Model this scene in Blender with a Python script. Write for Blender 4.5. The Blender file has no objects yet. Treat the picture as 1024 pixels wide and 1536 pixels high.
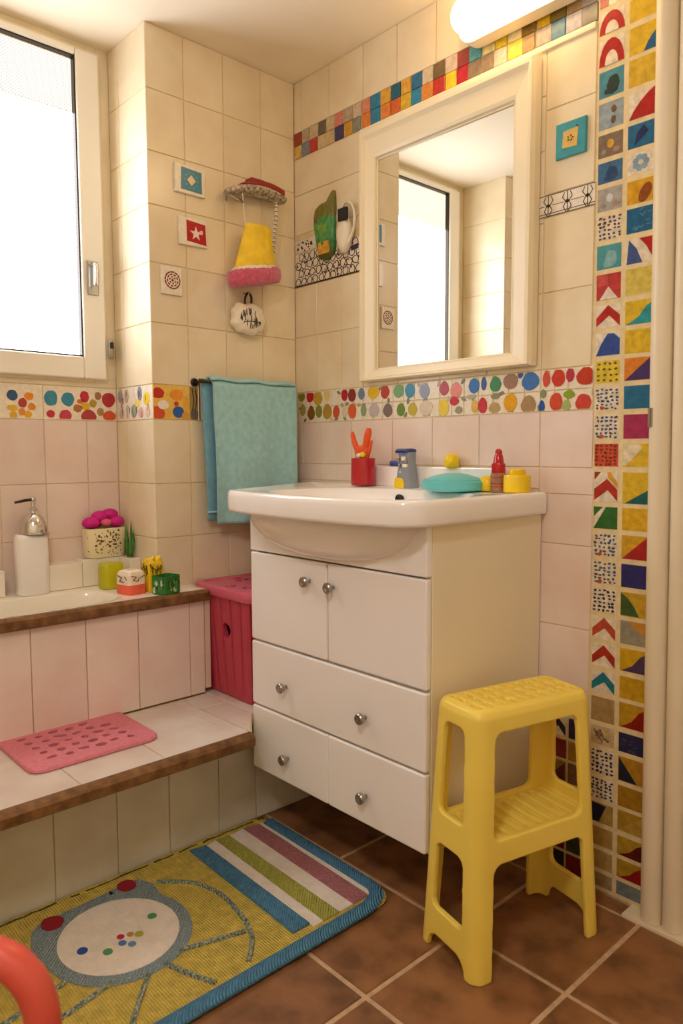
import bpy, bmesh, math, random
from mathutils import Vector, Matrix
R = random.Random(7)
SC = bpy.context.scene
COL = SC.collection
PI = math.pi

# ---------------------------------------------------------------- colour / material helpers
def lin(h):
    if not isinstance(h, str): return (h[0], h[1], h[2], 1.0)
    h = h.lstrip('#')
    o = []
    for i in (0, 2, 4):
        c = int(h[i:i+2], 16) / 255
        o.append(c/12.92 if c <= .04045 else ((c+.055)/1.055)**2.4)
    return (o[0], o[1], o[2], 1.0)

MATS = {}
def mat(name, color='#ffffff', rough=.4, metal=0., attr=False, noise=0., nscale=20., bump=0., bscale=60.,
        bkind='noise', coat=0., emit=None, estr=0., trans=0., sss=0., sheen=0., color2=None, alpha=1., ior=1.45, spec=.5):
    m = bpy.data.materials.new(name); m.use_nodes = True
    nt = m.node_tree; N = nt.nodes; L = nt.links
    b = N['Principled BSDF']
    b.inputs['Roughness'].default_value = rough
    b.inputs['Metallic'].default_value = metal
    b.inputs['Coat Weight'].default_value = coat
    b.inputs['Transmission Weight'].default_value = trans
    b.inputs['Sheen Weight'].default_value = sheen
    b.inputs['IOR'].default_value = ior
    b.inputs['Specular IOR Level'].default_value = spec
    b.inputs['Base Color'].default_value = lin(color)
    if sss:
        b.inputs['Subsurface Weight'].default_value = sss
        b.inputs['Subsurface Radius'].default_value = (.02, .01, .008)
    if emit:
        b.inputs['Emission Color'].default_value = lin(emit)
        b.inputs['Emission Strength'].default_value = estr
    tc = N.new('ShaderNodeTexCoord')
    src = None
    if attr:
        a = N.new('ShaderNodeVertexColor'); a.layer_name = 'Col'; src = a.outputs['Color']
    if noise or color2:
        n = N.new('ShaderNodeTexNoise'); n.inputs['Scale'].default_value = nscale; n.inputs['Detail'].default_value = 5
        L.new(tc.outputs['Object'], n.inputs['Vector'])
        if color2:
            r = N.new('ShaderNodeMapRange'); r.inputs['From Min'].default_value = .35; r.inputs['From Max'].default_value = .65
            L.new(n.outputs['Fac'], r.inputs['Value'])
            mx = N.new('ShaderNodeMix'); mx.data_type = 'RGBA'
            L.new(r.outputs['Result'], mx.inputs['Factor'])
            mx.inputs['A'].default_value = lin(color); mx.inputs['B'].default_value = lin(color2)
            if attr:
                m2 = N.new('ShaderNodeMix'); m2.data_type = 'RGBA'; m2.blend_type = 'MULTIPLY'; m2.inputs['Factor'].default_value = 1
                L.new(src, m2.inputs['A']); L.new(mx.outputs['Result'], m2.inputs['B']); src = m2.outputs['Result']
            else: src = mx.outputs['Result']
        if noise:
            r = N.new('ShaderNodeMapRange'); r.inputs['From Min'].default_value = .3; r.inputs['From Max'].default_value = .7
            r.inputs['To Min'].default_value = 1 - noise; r.inputs['To Max'].default_value = 1 + noise*.4
            L.new(n.outputs['Fac'], r.inputs['Value'])
            m2 = N.new('ShaderNodeMix'); m2.data_type = 'RGBA'; m2.blend_type = 'MULTIPLY'; m2.inputs['Factor'].default_value = 1
            if src: L.new(src, m2.inputs['A'])
            else: m2.inputs['A'].default_value = lin(color)
            L.new(r.outputs['Result'], m2.inputs['B']); src = m2.outputs['Result']
    if src: L.new(src, b.inputs['Base Color'])
    if bump:
        if bkind == 'noise':
            t = N.new('ShaderNodeTexNoise'); t.inputs['Scale'].default_value = bscale; t.inputs['Detail'].default_value = 3
            L.new(tc.outputs['Object'], t.inputs['Vector']); h = t.outputs['Fac']
        elif bkind == 'voronoi':
            t = N.new('ShaderNodeTexVoronoi'); t.inputs['Scale'].default_value = bscale
            L.new(tc.outputs['Object'], t.inputs['Vector']); h = t.outputs['Distance']
        elif bkind == 'weave':
            w1 = N.new('ShaderNodeTexWave'); w1.inputs['Scale'].default_value = bscale; w1.bands_direction = 'X'; w1.inputs['Distortion'].default_value = 1.2
            w2 = N.new('ShaderNodeTexWave'); w2.inputs['Scale'].default_value = bscale*.8; w2.bands_direction = 'Y'; w2.inputs['Distortion'].default_value = 1.2
            L.new(tc.outputs['Object'], w1.inputs['Vector']); L.new(tc.outputs['Object'], w2.inputs['Vector'])
            mm = N.new('ShaderNodeMath'); mm.operation = 'ADD'
            L.new(w1.outputs['Fac'], mm.inputs[0]); L.new(w2.outputs['Fac'], mm.inputs[1]); h = mm.outputs[0]
        elif bkind == 'twill':
            w1 = N.new('ShaderNodeTexWave'); w1.inputs['Scale'].default_value = bscale; w1.bands_direction = 'DIAGONAL'; w1.inputs['Distortion'].default_value = .6
            L.new(tc.outputs['Object'], w1.inputs['Vector']); h = w1.outputs['Fac']
        bp = N.new('ShaderNodeBump'); bp.inputs['Strength'].default_value = bump; bp.inputs['Distance'].default_value = .004
        L.new(h, bp.inputs['Height']); L.new(bp.outputs['Normal'], b.inputs['Normal'])
    MATS[name] = m
    return m

# ---------------------------------------------------------------- object helpers
def wloc(o):
    v = Vector((0, 0, 0))
    while o is not None:
        v += o.location; o = o.parent
    return v

def obj(name, bm, mats, parent=None, smooth=False, bevel=0., sub=0, label=None, recalc=True, loc=None, weld=False):
    if recalc: bmesh.ops.recalc_face_normals(bm, faces=bm.faces[:])
    me = bpy.data.meshes.new(name)
    if not isinstance(mats, (list, tuple)): mats = [mats]
    for m in mats: me.materials.append(MATS[m] if isinstance(m, str) else m)
    off = wloc(parent) if parent else (Vector(loc) if loc is not None else Vector((0, 0, 0)))
    if off.length: bmesh.ops.translate(bm, verts=bm.verts[:], vec=-off)
    if smooth:
        for f in bm.faces: f.smooth = True
    bm.to_mesh(me); bm.free()
    o = bpy.data.objects.new(name, me); COL.objects.link(o)
    if parent: o.parent = parent
    elif loc is not None: o.location = loc
    if bevel:
        md = o.modifiers.new('bevel', 'BEVEL'); md.width = bevel; md.segments = 3; md.limit_method = 'ANGLE'; md.angle_limit = math.radians(40)
        md.harden_normals = True
        for p in me.polygons: p.use_smooth = True
    if sub:
        md = o.modifiers.new('sub', 'SUBSURF'); md.levels = sub; md.render_levels = sub
    if label: o['label'] = label
    return o

def smooth_by_angle(o, deg=35):
    me = o.data
    for p in me.polygons: p.use_smooth = True
    try: me.set_sharp_from_angle(angle=math.radians(deg))
    except Exception: pass

def thing(name, label, cat, loc, group=None, kind=None):
    o = bpy.data.objects.new(name, None); COL.objects.link(o); o.location = loc
    o.empty_display_size = .05
    o['label'] = label; o['category'] = cat
    if group: o['group'] = group
    if kind: o['kind'] = kind
    return o

def tag(o, label=None, cat=None, group=None, kind=None):
    if label: o['label'] = label
    if cat: o['category'] = cat
    if group: o['group'] = group
    if kind: o['kind'] = kind
    return o

def BM(): return bmesh.new()

def setcol(bm, faces, c):
    ly = bm.loops.layers.float_color.get('Col') or bm.loops.layers.float_color.new('Col')
    c = lin(c)
    for f in faces:
        for l in f.loops: l[ly] = c

def box(bm, x0, x1, y0, y1, z0, z1, mi=0):
    v = [bm.verts.new(p) for p in ((x0,y0,z0),(x1,y0,z0),(x1,y1,z0),(x0,y1,z0),(x0,y0,z1),(x1,y0,z1),(x1,y1,z1),(x0,y1,z1))]
    fs = [bm.faces.new([v[i] for i in q]) for q in ((3,2,1,0),(4,5,6,7),(0,1,5,4),(1,2,6,5),(2,3,7,6),(3,0,4,7))]
    for f in fs: f.material_index = mi
    return fs

def loft(bm, rings, cap0=True, cap1=True, closed=True, mi=0):
    vr = [[bm.verts.new(p) for p in r] for r in rings]
    fs = []
    n = len(vr[0])
    for a, b in zip(vr[:-1], vr[1:]):
        for i in range(n if closed else n-1):
            j = (i+1) % n
            fs.append(bm.faces.new((a[i], a[j], b[j], b[i])))
    if cap0: fs.append(bm.faces.new(list(reversed(vr[0]))))
    if cap1: fs.append(bm.faces.new(vr[-1]))
    for f in fs: f.material_index = mi
    return fs

def lathe(bm, prof, c, n=32, axis='z', sx=1., sy=1., mi=0, cap0=True, cap1=True, rot=0):
    rings = []
    for r, h in prof:
        ring = []
        for i in range(n):
            a = 2*PI*i/n + rot
            u, v = r*math.cos(a)*sx, r*math.sin(a)*sy
            if axis == 'z': p = (c[0]+u, c[1]+v, c[2]+h)
            elif axis == 'y': p = (c[0]+u, c[1]+h, c[2]+v)
            else: p = (c[0]+h, c[1]+u, c[2]+v)
            ring.append(p)
        rings.append(ring)
    return loft(bm, rings, cap0, cap1, mi=mi)

def tube(bm, pts, r, n=10, closed=False, mi=0, caps=True):
    pts = [Vector(p) for p in pts]
    rings = []; m = len(pts)
    up = Vector((0, 0, 1)); prev = None
    for i, p in enumerate(pts):
        if closed: t = pts[(i+1) % m] - pts[i-1]
        else: t = pts[min(i+1, m-1)] - pts[max(i-1, 0)]
        t.normalize()
        if prev is None:
            a = t.cross(up)
            if a.length < .05: a = t.cross(Vector((1, 0, 0)))
        else: a = prev - t*prev.dot(t)
        a.normalize(); prev = a
        b = t.cross(a)
        rr = r[i] if isinstance(r, (list, tuple)) else r
        rings.append([p + (a*math.cos(2*PI*k/n) + b*math.sin(2*PI*k/n))*rr for k in range(n)])
    if closed: rings.append(rings[0]); return loft(bm, rings, False, False, mi=mi)
    return loft(bm, rings, caps, caps, mi=mi)

def smooth_path(pts, n=6):
    pts = [Vector(p) for p in pts]; o = []
    for i in range(len(pts)-1):
        p0 = pts[max(i-1, 0)]; p1 = pts[i]; p2 = pts[i+1]; p3 = pts[min(i+2, len(pts)-1)]
        for k in range(n):
            t = k/n
            o.append(.5*((2*p1) + (p2-p0)*t + (2*p0-5*p1+4*p2-p3)*t*t + (3*p1-p0-3*p2+p3)*t**3))
    o.append(pts[-1]); return o

def rrect(w, h, r, n=5, cx=0., cy=0.):
    o = []
    for sx, sy, a0 in ((1, 1, 0), (-1, 1, PI/2), (-1, -1, PI), (1, -1, 1.5*PI)):
        for k in range(n+1):
            a = a0 + PI/2*k/n
            o.append((cx + sx*(w/2-r) + r*math.cos(a), cy + sy*(h/2-r) + r*math.sin(a)))
    return o

def sphere(bm, c, r, sx=1., sy=1., sz=1., n=16, m=10, mi=0):
    rings = []
    for j in range(1, m):
        a = -PI/2 + PI*j/m
        rings.append([(c[0]+r*sx*math.cos(a)*math.cos(2*PI*i/n), c[1]+r*sy*math.cos(a)*math.sin(2*PI*i/n), c[2]+r*sz*math.sin(a)) for i in range(n)])
    vr = [[bm.verts.new(p) for p in rg] for rg in rings]
    b = bm.verts.new((c[0], c[1], c[2]-r*sz)); t = bm.verts.new((c[0], c[1], c[2]+r*sz))
    fs = []
    for p, q in zip(vr[:-1], vr[1:]):
        for i in range(n): fs.append(bm.faces.new((p[i], p[(i+1) % n], q[(i+1) % n], q[i])))
    for i in range(n):
        fs.append(bm.faces.new((b, vr[0][(i+1) % n], vr[0][i])))
        fs.append(bm.faces.new((t, vr[-1][i], vr[-1][(i+1) % n])))
    for f in fs: f.material_index = mi
    return fs

def rbox(bm, x0, x1, y0, y1, z0, z1, r=.01, n=5, e=.003, mi=0):
    """box with rounded vertical corners and softened top and bottom edges"""
    cx, cy, w, h = (x0+x1)/2, (y0+y1)/2, x1-x0, y1-y0
    def ring(d, z): return [(p[0], p[1], z) for p in rrect(w-2*d, h-2*d, max(r-d, .0005), n, cx, cy)]
    return loft(bm, [ring(e, z0), ring(e*.3, z0+e*.3), ring(0, z0+e), ring(0, z1-e), ring(e*.3, z1-e*.3), ring(e, z1)], mi=mi)

# ---------------------------------------------------------------- planes of the room
def PA(u, v, d=0): return (d, u, v)                 # wall_left      (x = 0), u = y
def PB(u, v, d=0): return (u, -d, v)                # wall_back      (y = 0), u = x
XN = -.22
def PN(u, v, d=0): return (XN+d, u, v)              # window wall
YR = -.51
def PR(u, v, d=0): return (u, YR-d, v)              # reveal of the window niche
def PF(u, v, d=0): return (u, v, d)                 # floor

def tiles(bm, P, rects, base=0., th=.004, gap=.0022, bev=.001, mi=0, tone=.05, colr=None):
    for u0, u1, v0, v1 in rects:
        u0, u1, v0, v1 = u0+gap/2, u1-gap/2, v0+gap/2, v1-gap/2
        if u1-u0 < .003 or v1-v0 < .003: continue
        def rg(i, d): return [P(u0+i, v0+i, d), P(u1-i, v0+i, d), P(u1-i, v1-i, d), P(u0+i, v1-i, d)]
        fs = loft(bm, [rg(0, base), rg(0, base+th-bev), rg(bev, base+th)], cap0=False, mi=mi)
        k = 1 + R.uniform(-tone, tone*.6); w = R.uniform(-.02, .02)
        setcol(bm, fs, colr if colr else (min(1, k), min(1, k*(1-.2*abs(w))), min(1, k*(1+w))))

def grid_rects(us, vs): return [(a, b, c, d) for a, b in zip(us[:-1], us[1:]) for c, d in zip(vs[:-1], vs[1:])]

def poly(bm, P, pts, c, d0, d1, mi=0):
    """a flat coloured shape lying on a plane, with a real thickness d0..d1"""
    a = sum(pts[i][0]*pts[(i+1) % len(pts)][1] - pts[(i+1) % len(pts)][0]*pts[i][1] for i in range(len(pts)))
    if a < 0: pts = list(reversed(pts))
    lo = [bm.verts.new(P(u, v, d0)) for u, v in pts]; hi = [bm.verts.new(P(u, v, d1)) for u, v in pts]
    n = len(pts); fs = [bm.faces.new(hi)]
    for i in range(n): fs.append(bm.faces.new((lo[i], lo[(i+1) % n], hi[(i+1) % n], hi[i])))
    for f in fs: f.material_index = mi
    setcol(bm, fs, c)
    return fs

def ell(cu, cv, ru, rv, n=18, rot=0., jit=0., rr=None, tip=0.):
    o = []; q = rr or R
    for i in range(n):
        a = 2*PI*i/n
        k = 1 + (q.uniform(-jit, jit) if jit else 0)
        x, y = math.cos(a)*ru*k, math.sin(a)*rv*k
        if tip and y > 0: x *= 1 - tip*(y/rv)
        o.append((cu + x*math.cos(rot) - y*math.sin(rot), cv + x*math.sin(rot) + y*math.cos(rot)))
    return o

def stroke(pts, w):
    """polyline -> list of quads of width w"""
    o = []
    for (x0, y0), (x1, y1) in zip(pts[:-1], pts[1:]):
        dx, dy = x1-x0, y1-y0; l = math.hypot(dx, dy) or 1
        nx, ny = -dy/l*w/2, dx/l*w/2; ex, ey = dx/l*w*.3, dy/l*w*.3
        o.append([(x0+nx-ex, y0+ny-ey), (x1+nx+ex, y1+ny+ey), (x1-nx+ex, y1-ny+ey), (x0-nx-ex, y0-ny-ey)])
    return o

def specks(bm, P, u0, u1, v0, v1, cols, n, size, d0, d1):
    for _ in range(n):
        s = size*R.uniform(.6, 1.3)
        u, v = R.uniform(u0+s, u1-s), R.uniform(v0+s, v1-s)
        poly(bm, P, ell(u, v, s, s*R.uniform(.5, 1), 6, R.uniform(0, 3), .25), R.choice(cols), d0, d1)

def eval_mesh(o):
    dg = bpy.context.evaluated_depsgraph_get(); dg.update()
    return bpy.data.meshes.new_from_object(o.evaluated_get(dg))

# ---------------------------------------------------------------- materials
mat('tile_cream', '#ecdfc2', .22, attr=True, color2='#e4d4b2', nscale=9, bump=.08, bscale=14)
mat('tile_rose', '#ecdcd0', .28, attr=True, color2='#e4cec0', nscale=8, bump=.08, bscale=14)
mat('tile_grey', '#d6d0bc', .3, attr=True, color2='#c6bfa8', nscale=7, bump=.06, bscale=14)
mat('tile_step', '#e3dcd2', .25, attr=True, color2='#d8c8bc', nscale=7, bump=.06, bscale=14)
mat('grout', '#e2cf9f', .85, noise=.15, nscale=60)
mat('grout_floor', '#c9a884', .9, noise=.2, nscale=50)
mat('tile_floor', '#a8744a', .42, attr=True, color2='#6a472a', nscale=13, noise=.25, bump=.12, bscale=40)
mat('paint_ceiling', '#f4ead6', .8, noise=.03, nscale=4)
mat('paint_wall', '#efe4cd', .7, noise=.03, nscale=4)
mat('ceramic_paint', '#ffffff', .22, attr=True, noise=.12, nscale=90, bump=.1, bscale=40)
mat('mosaic', '#ffffff', .25, attr=True, noise=.28, nscale=70, bump=.15, bscale=60)
mat('white_frame', '#f1ebdd', .35, noise=.03, nscale=5)
mat('cream_frame', '#efe2c2', .32, noise=.03, nscale=5)
mat('cream_door', '#e7dabd', .4, noise=.05, nscale=6)
mat('white_lacquer', '#f4f1ee', .3, noise=.02, nscale=4, coat=.15)
mat('cream_lacquer', '#efe4c8', .35, noise=.03, nscale=5)
mat('porcelain', '#f5f2ef', .12, coat=.4)
mat('enamel', '#efe8da', .15, coat=.3)
mat('stone_trim', '#8a6238', .45, color2='#5e3d1e', nscale=35, bump=.25, bscale=50)
mat('chrome', '#d8d8d4', .16, 1.)
mat('steel', '#a9a49a', .3, 1.)
mat('dark_metal', '#3a332c', .4, .8)
mat('black_metal', '#16130f', .4, .5)
mat('dark', '#141018', .5)
mat('glass_mirror', '#f2f2ee', .01, 1.)
mat('yellow_plastic', '#f4da60', .33, noise=.04, nscale=8, sss=.05)
mat('pink_plastic', '#b83c50', .34, noise=.08, nscale=10)
mat('pink_lid', '#d06078', .3, noise=.1, nscale=10, bump=.15, bscale=24)
mat('mat_pink', '#de8290', .7, noise=.12, nscale=90, bump=.5, bscale=260)
mat('towel_teal', '#a6dce0', .95, noise=.14, nscale=60, bump=.8, bscale=420, sheen=.4)
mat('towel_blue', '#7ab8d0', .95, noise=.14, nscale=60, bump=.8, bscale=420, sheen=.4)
mat('rug_yellow', '#f7da66', .95, noise=.22, nscale=50, bump=.9, bscale=70, bkind='weave')
mat('rug_blue', '#5a96bc', .95, noise=.2, nscale=80, bump=1., bscale=90, bkind='twill')
mat('rug_white', '#ece0d2', .95, noise=.1, nscale=40, bump=.4, bscale=90, bkind='weave')
mat('rug_pink', '#e6949a', .95, noise=.25, nscale=160, bump=.9, bscale=90, bkind='weave')
mat('rug_green', '#bcbb55', .95, noise=.2, nscale=120, bump=.9, bscale=80, bkind='twill')
mat('rug_grey', '#7d99a8', .95, noise=.35, nscale=380, bump=1., bscale=80, bkind='twill', color2='#b4c0bc')
mat('rug_cord', '#567a88', .95, noise=.4, nscale=260, bump=1., bscale=60, bkind='twill', color2='#c4c498')
mat('rug_dots', '#ffffff', .9, attr=True)
mat('yellow_cloth', '#f6d23a', .85, noise=.15, nscale=30, bump=.6, bscale=60)
mat('pink_fluff', '#d8607e', .95, noise=.3, nscale=90, bump=1., bscale=200, sheen=.5)
mat('white_fluff', '#eee2d0', .9, bump=.6, bscale=150)
mat('red_holder', '#9c2f2a', .5, noise=.25, nscale=40)
mat('speckle', '#d8ccb4', .5, attr=False, color2='#6a5a48', nscale=120)
mat('clear_white', '#ece2cc', .25, coat=.3)
mat('red_gloss', '#b41a24', .2, noise=.08, nscale=30, coat=.3)
mat('orange_plastic', '#e8561c', .35, noise=.1, nscale=20)
mat('grey_plastic', '#8f95a0', .35, noise=.15, nscale=40)
mat('blue_plastic', '#3c4c8e', .3, noise=.15, nscale=40)
mat('teal_plastic', '#66c6c8', .35, noise=.04, nscale=20)
mat('yellow_gloss', '#f0cc16', .35, noise=.05, nscale=20)
mat('amber_liquid', '#b98c66', .15, noise=.3, nscale=60, trans=.3)
mat('pouch', '#ffffff', .3, attr=True, noise=.35, nscale=55, bump=.3, bscale=40)
mat('magenta', '#d3168a', .6, noise=.2, nscale=40, bump=.5, bscale=80)
mat('pink_soft', '#e0627e', .6, bump=.4, bscale=90)
mat('pot_cream', '#e6d9ae', .5, attr=True)
mat('leaf', '#4c8a38', .5, noise=.3, nscale=60)
mat('lime', '#c3c018', .35, noise=.08, nscale=20)
mat('soap_white', '#efe0cc', .45, attr=True)
mat('coral', '#f2684a', .4, noise=.06, nscale=20)
mat('pack_yellow', '#f0c81a', .4, attr=True)
mat('box_green', '#ffffff', .25, attr=True, noise=.4, nscale=45)
mat('red_tube', '#de5a48', .3, noise=.08, nscale=20, coat=.3)
mat('lamp_glass', '#fff6e0', .4, emit='#ffd9a0', estr=7.)
mat('lamp_base', '#f2e6cc', .4)
mat('plug_dark', '#2c2c30', .3, .6)
mat('hole_shade', '#141012', .8)
WINDOW_STRENGTH, FILL_STRENGTH, EXPOSURE = 4.8, 30.0, 1.02
DATA = {'borderB': [(0.029, 1.176, 0.016, 0.017, '#8c8a30'), (0.071, 1.176, 0.018, 0.021, '#c1222c'), (0.109, 1.167, 0.022, 0.023, '#c0a034'), (0.152, 1.176, 0.014, 0.022, '#dcc27a'), (0.076, 1.122, 0.018, 0.022, '#7e5a2a'), (0.035, 1.133, 0.014, 0.019, '#a8a04c'), (0.113, 1.125, 0.016, 0.02, '#8d8a3e'), (0.152, 1.123, 0.021, 0.024, '#b48c2c'), (0.194, 1.121, 0.015, 0.02, '#c8502c'), (0.231, 1.169, 0.014, 0.018, '#b3202c'), (0.263, 1.168, 0.017, 0.021, '#8f2a28'), (0.304, 1.169, 0.014, 0.018, '#70829c'), (0.354, 1.17, 0.023, 0.019, '#e2ba1c'), (0.4, 1.169, 0.017, 0.021, '#bc402e'), (0.453, 1.169, 0.019, 0.021, '#6fa268'), (0.495, 1.167, 0.018, 0.021, '#1f86ac'), (0.547, 1.163, 0.018, 0.021, '#8890a8'), (0.232, 1.12, 0.013, 0.018, '#d8c8b4'), (0.265, 1.12, 0.018, 0.022, '#d8602c'), (0.313, 1.121, 0.012, 0.019, '#8b9a74'), (0.356, 1.119, 0.021, 0.021, '#c2b4b4'), (0.411, 1.116, 0.018, 0.019, '#7a6a68'), (0.461, 1.116, 0.016, 0.018, '#6c8c3a'), (0.504, 1.115, 0.017, 0.018, '#bfae34'), (0.553, 1.116, 0.023, 0.02, '#d8c8b0'), (0.615, 1.165, 0.016, 0.019, '#b03038'), (0.654, 1.157, 0.019, 0.021, '#dc8478'), (0.712, 1.164, 0.017, 0.019, '#2b72b8'), (0.742, 1.168, 0.008, 0.017, '#3a5e96'), (0.777, 1.164, 0.017, 0.019, '#3c8858'), (0.821, 1.168, 0.021, 0.019, '#9c7864'), (0.876, 1.165, 0.024, 0.022, '#3d74b8'), (0.848, 1.181, 0.007, 0.008, '#3a5a98'), (0.614, 1.115, 0.018, 0.022, '#e4cc3c'), (0.649, 1.13, 0.015, 0.012, '#c02834'), (0.664, 1.106, 0.012, 0.01, '#9a9476'), (0.715, 1.112, 0.011, 0.016, '#d8b050'), (0.739, 1.114, 0.014, 0.02, '#c42c3c'), (0.775, 1.107, 0.018, 0.014, '#b89a64'), (0.821, 1.117, 0.019, 0.022, '#e0a412'), (0.872, 1.11, 0.021, 0.022, '#a4865c'), (0.777, 1.135, 0.013, 0.008, '#8a8a6a'), (0.703, 1.137, 0.015, 0.006, '#b0a48c'), (0.919, 1.167, 0.01, 0.019, '#d0503c'), (0.95, 1.167, 0.017, 0.02, '#c83a2a'), (0.98, 1.171, 0.01, 0.016, '#b43448'), (1.019, 1.166, 0.024, 0.02, '#bd3a24'), (0.908, 1.104, 0.008, 0.014, '#23549c'), (0.945, 1.112, 0.016, 0.021, '#cc4a30'), (0.978, 1.128, 0.014, 0.01, '#86a02c'), (0.972, 1.103, 0.011, 0.013, '#a4b46a'), (1.014, 1.107, 0.019, 0.02, '#c84434'), (0.911, 1.133, 0.008, 0.01, '#7e8a64'), (1.039, 1.129, 0.005, 0.008, '#8c3a28')], 'borderN': [(-0.811, 1.155, 0.014, 0.015, '#2f5a7c'), (-0.784, 1.136, 0.012, 0.013, '#b4423c'), (-0.767, 1.154, 0.013, 0.011, '#e8902c'), (-0.76, 1.126, 0.011, 0.01, '#e09030'), (-0.787, 1.111, 0.009, 0.011, '#e09438'), (-0.811, 1.121, 0.014, 0.009, '#e8b838'), (-0.809, 1.1, 0.01, 0.012, '#e0b030'), (-0.77, 1.105, 0.011, 0.01, '#ecac34'), (-0.706, 1.152, 0.019, 0.022, '#3f8ea4'), (-0.658, 1.151, 0.019, 0.02, '#3a8cac'), (-0.609, 1.16, 0.013, 0.017, '#c62838'), (-0.568, 1.164, 0.01, 0.012, '#a8743c'), (-0.536, 1.154, 0.021, 0.022, '#b83038'), (-0.622, 1.146, 0.01, 0.007, '#d8742c'), (-0.584, 1.142, 0.011, 0.012, '#b49c3c'), (-0.607, 1.132, 0.014, 0.011, '#e4b424'), (-0.63, 1.126, 0.013, 0.011, '#b0743c'), (-0.598, 1.104, 0.023, 0.019, '#b23c40'), (-0.562, 1.118, 0.011, 0.012, '#b08850'), (-0.534, 1.106, 0.02, 0.017, '#dc5c34'), (-0.708, 1.108, 0.012, 0.011, '#c43040'), (-0.666, 1.103, 0.017, 0.018, '#c8405c'), (-0.506, 1.11, 0.006, 0.011, '#5a8ca4')], 'borderA': [(-0.494, 1.164, 0.02, 0.015, '#c62c24'), (-0.435, 1.161, 0.022, 0.016, '#ec9830'), (-0.496, 1.109, 0.022, 0.02, '#d0502c'), (-0.478, 1.132, 0.017, 0.013, '#f2ead8'), (-0.431, 1.113, 0.018, 0.016, '#2a5cac'), (-0.437, 1.136, 0.007, 0.007, '#c83830'), (-0.462, 1.113, 0.013, 0.01, '#e8bc50'), (-0.406, 1.135, 0.011, 0.024, '#e8b040'), (-0.467, 1.156, 0.01, 0.012, '#e8c054'), (-0.408, 1.103, 0.012, 0.012, '#e0a040')]}
# ================================================================= ROOM
H = 2.144
ROOM_X, ROOM_Y = 2.5, -2.6
TUB_END = -1.25
def structure(name, bm, mats, parent=None, **k):
    o = obj(name, bm, mats, parent, **k)
    if not parent: o['kind'] = 'structure'
    return o

# floor : brown tiles with pale grout
bm = BM(); box(bm, .2, ROOM_X, ROOM_Y, .02, -.03, -.003)
fx = [.2, .58, .955, 1.2, 1.52, 1.85, 2.18, 2.5]
fy = [-2.6, -2.27, -1.94, -1.6, -1.27, -.93, -.622, -.345, -.05, .0]
tiles(bm, PF, [r for r in grid_rects(fx, fy) if not (r[2] >= -.06 and r[0] >= 1.19)], base=-.004, th=.004, gap=.011, bev=.0015, mi=1, tone=.14)
structure('floor', bm, ['grout_floor', 'tile_floor'])
bm = BM(); box(bm, 1.16, 2.2, -.05, .02, -.004, .003); structure('trim_3', bm, 'cream_door')

# ceiling
bm = BM(); box(bm, -.45, ROOM_X+.1, ROOM_Y-.1, .1, H, H+.06); structure('ceiling', bm, 'paint_ceiling')

# wall_left : tiled pier between the window niche and the corner
ZR = [.30, .462, .607, .757, .911, 1.091, 1.188, 1.357, 1.519, 1.673, 1.814, 1.976, H]
bm = BM(); box(bm, -.4, -.0025, YR+.0025, 0, -.03, H)
yA = [YR, -.394, -.264, -.130, 0]
rects = [r for r in grid_rects(yA, ZR) if abs(r[2]-1.091) > .01]
tiles(bm, PA, rects, base=-.005, th=.005, mi=1)
rr = [r for r in grid_rects([XN, -.16, 0.0], ZR) if abs(r[2]-1.091) > .01]
tiles(bm, PR, rr, base=-.005, th=.005, mi=1)
setcol(bm, [f for f in bm.faces if f.material_index == 0], '#ffffff')
wall_left = structure('wall_left', bm, ['grout', 'tile_cream'])
# the window wall of the niche, with the hole of the window left open
WY0, WY1, WZ0, WZ1 = -1.105, -.548, 1.215, 2.118
bm = BM()
for b in ((-1.2, WY0, .2, H), (WY1, YR+.02, .2, H), (WY0, WY1, .2, WZ0), (WY0, WY1, WZ1, H)):
    box(bm, -.42, XN-.0025, b[0], b[1], b[2], b[3])
yN = [-1.16, -1.0, -.852, -.728, -.605, YR]
rects = [r for r in grid_rects(yN, [.607, .754, .911, 1.091])] 
tiles(bm, PN, rects, base=-.005, th=.005, mi=1)
tiles(bm, PN, [(-1.16, YR, 1.188, 1.212)], base=-.005, th=.005, mi=2, gap=.001)
tiles(bm, PN, [(WY1+.001, YR, 1.212, H), (-1.16, WY0-.001, 1.212, H), (WY0, WY1, WZ1, H)], base=-.005, th=.005, mi=2, gap=0, bev=.0005)
setcol(bm, [f for f in bm.faces if f.material_index == 0], '#ffffff')
wall_window = structure('wall_window', bm, ['grout', 'tile_rose', 'tile_cream'])
# far side of the niche and the wall beyond it
bm = BM(); box(bm, -.4, -.0025, ROOM_Y, -1.1625, -.03, H)
def PR2(u, v, d=0): return (u, -1.16+d, v)
tiles(bm, PR2, [r for r in grid_rects([XN, 0], ZR)], base=-.005, th=.005, mi=1)
tiles(bm, PA, grid_rects([-2.6, -2.45, -2.3, -2.15, -2.0, -1.85, -1.7, -1.55, -1.4, -1.26, -1.165], ZR), base=-.005, th=.005, mi=1)
setcol(bm, [f for f in bm.faces if f.material_index == 0], '#ffffff')
structure('wall_far', bm, ['grout', 'tile_cream'])

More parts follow.
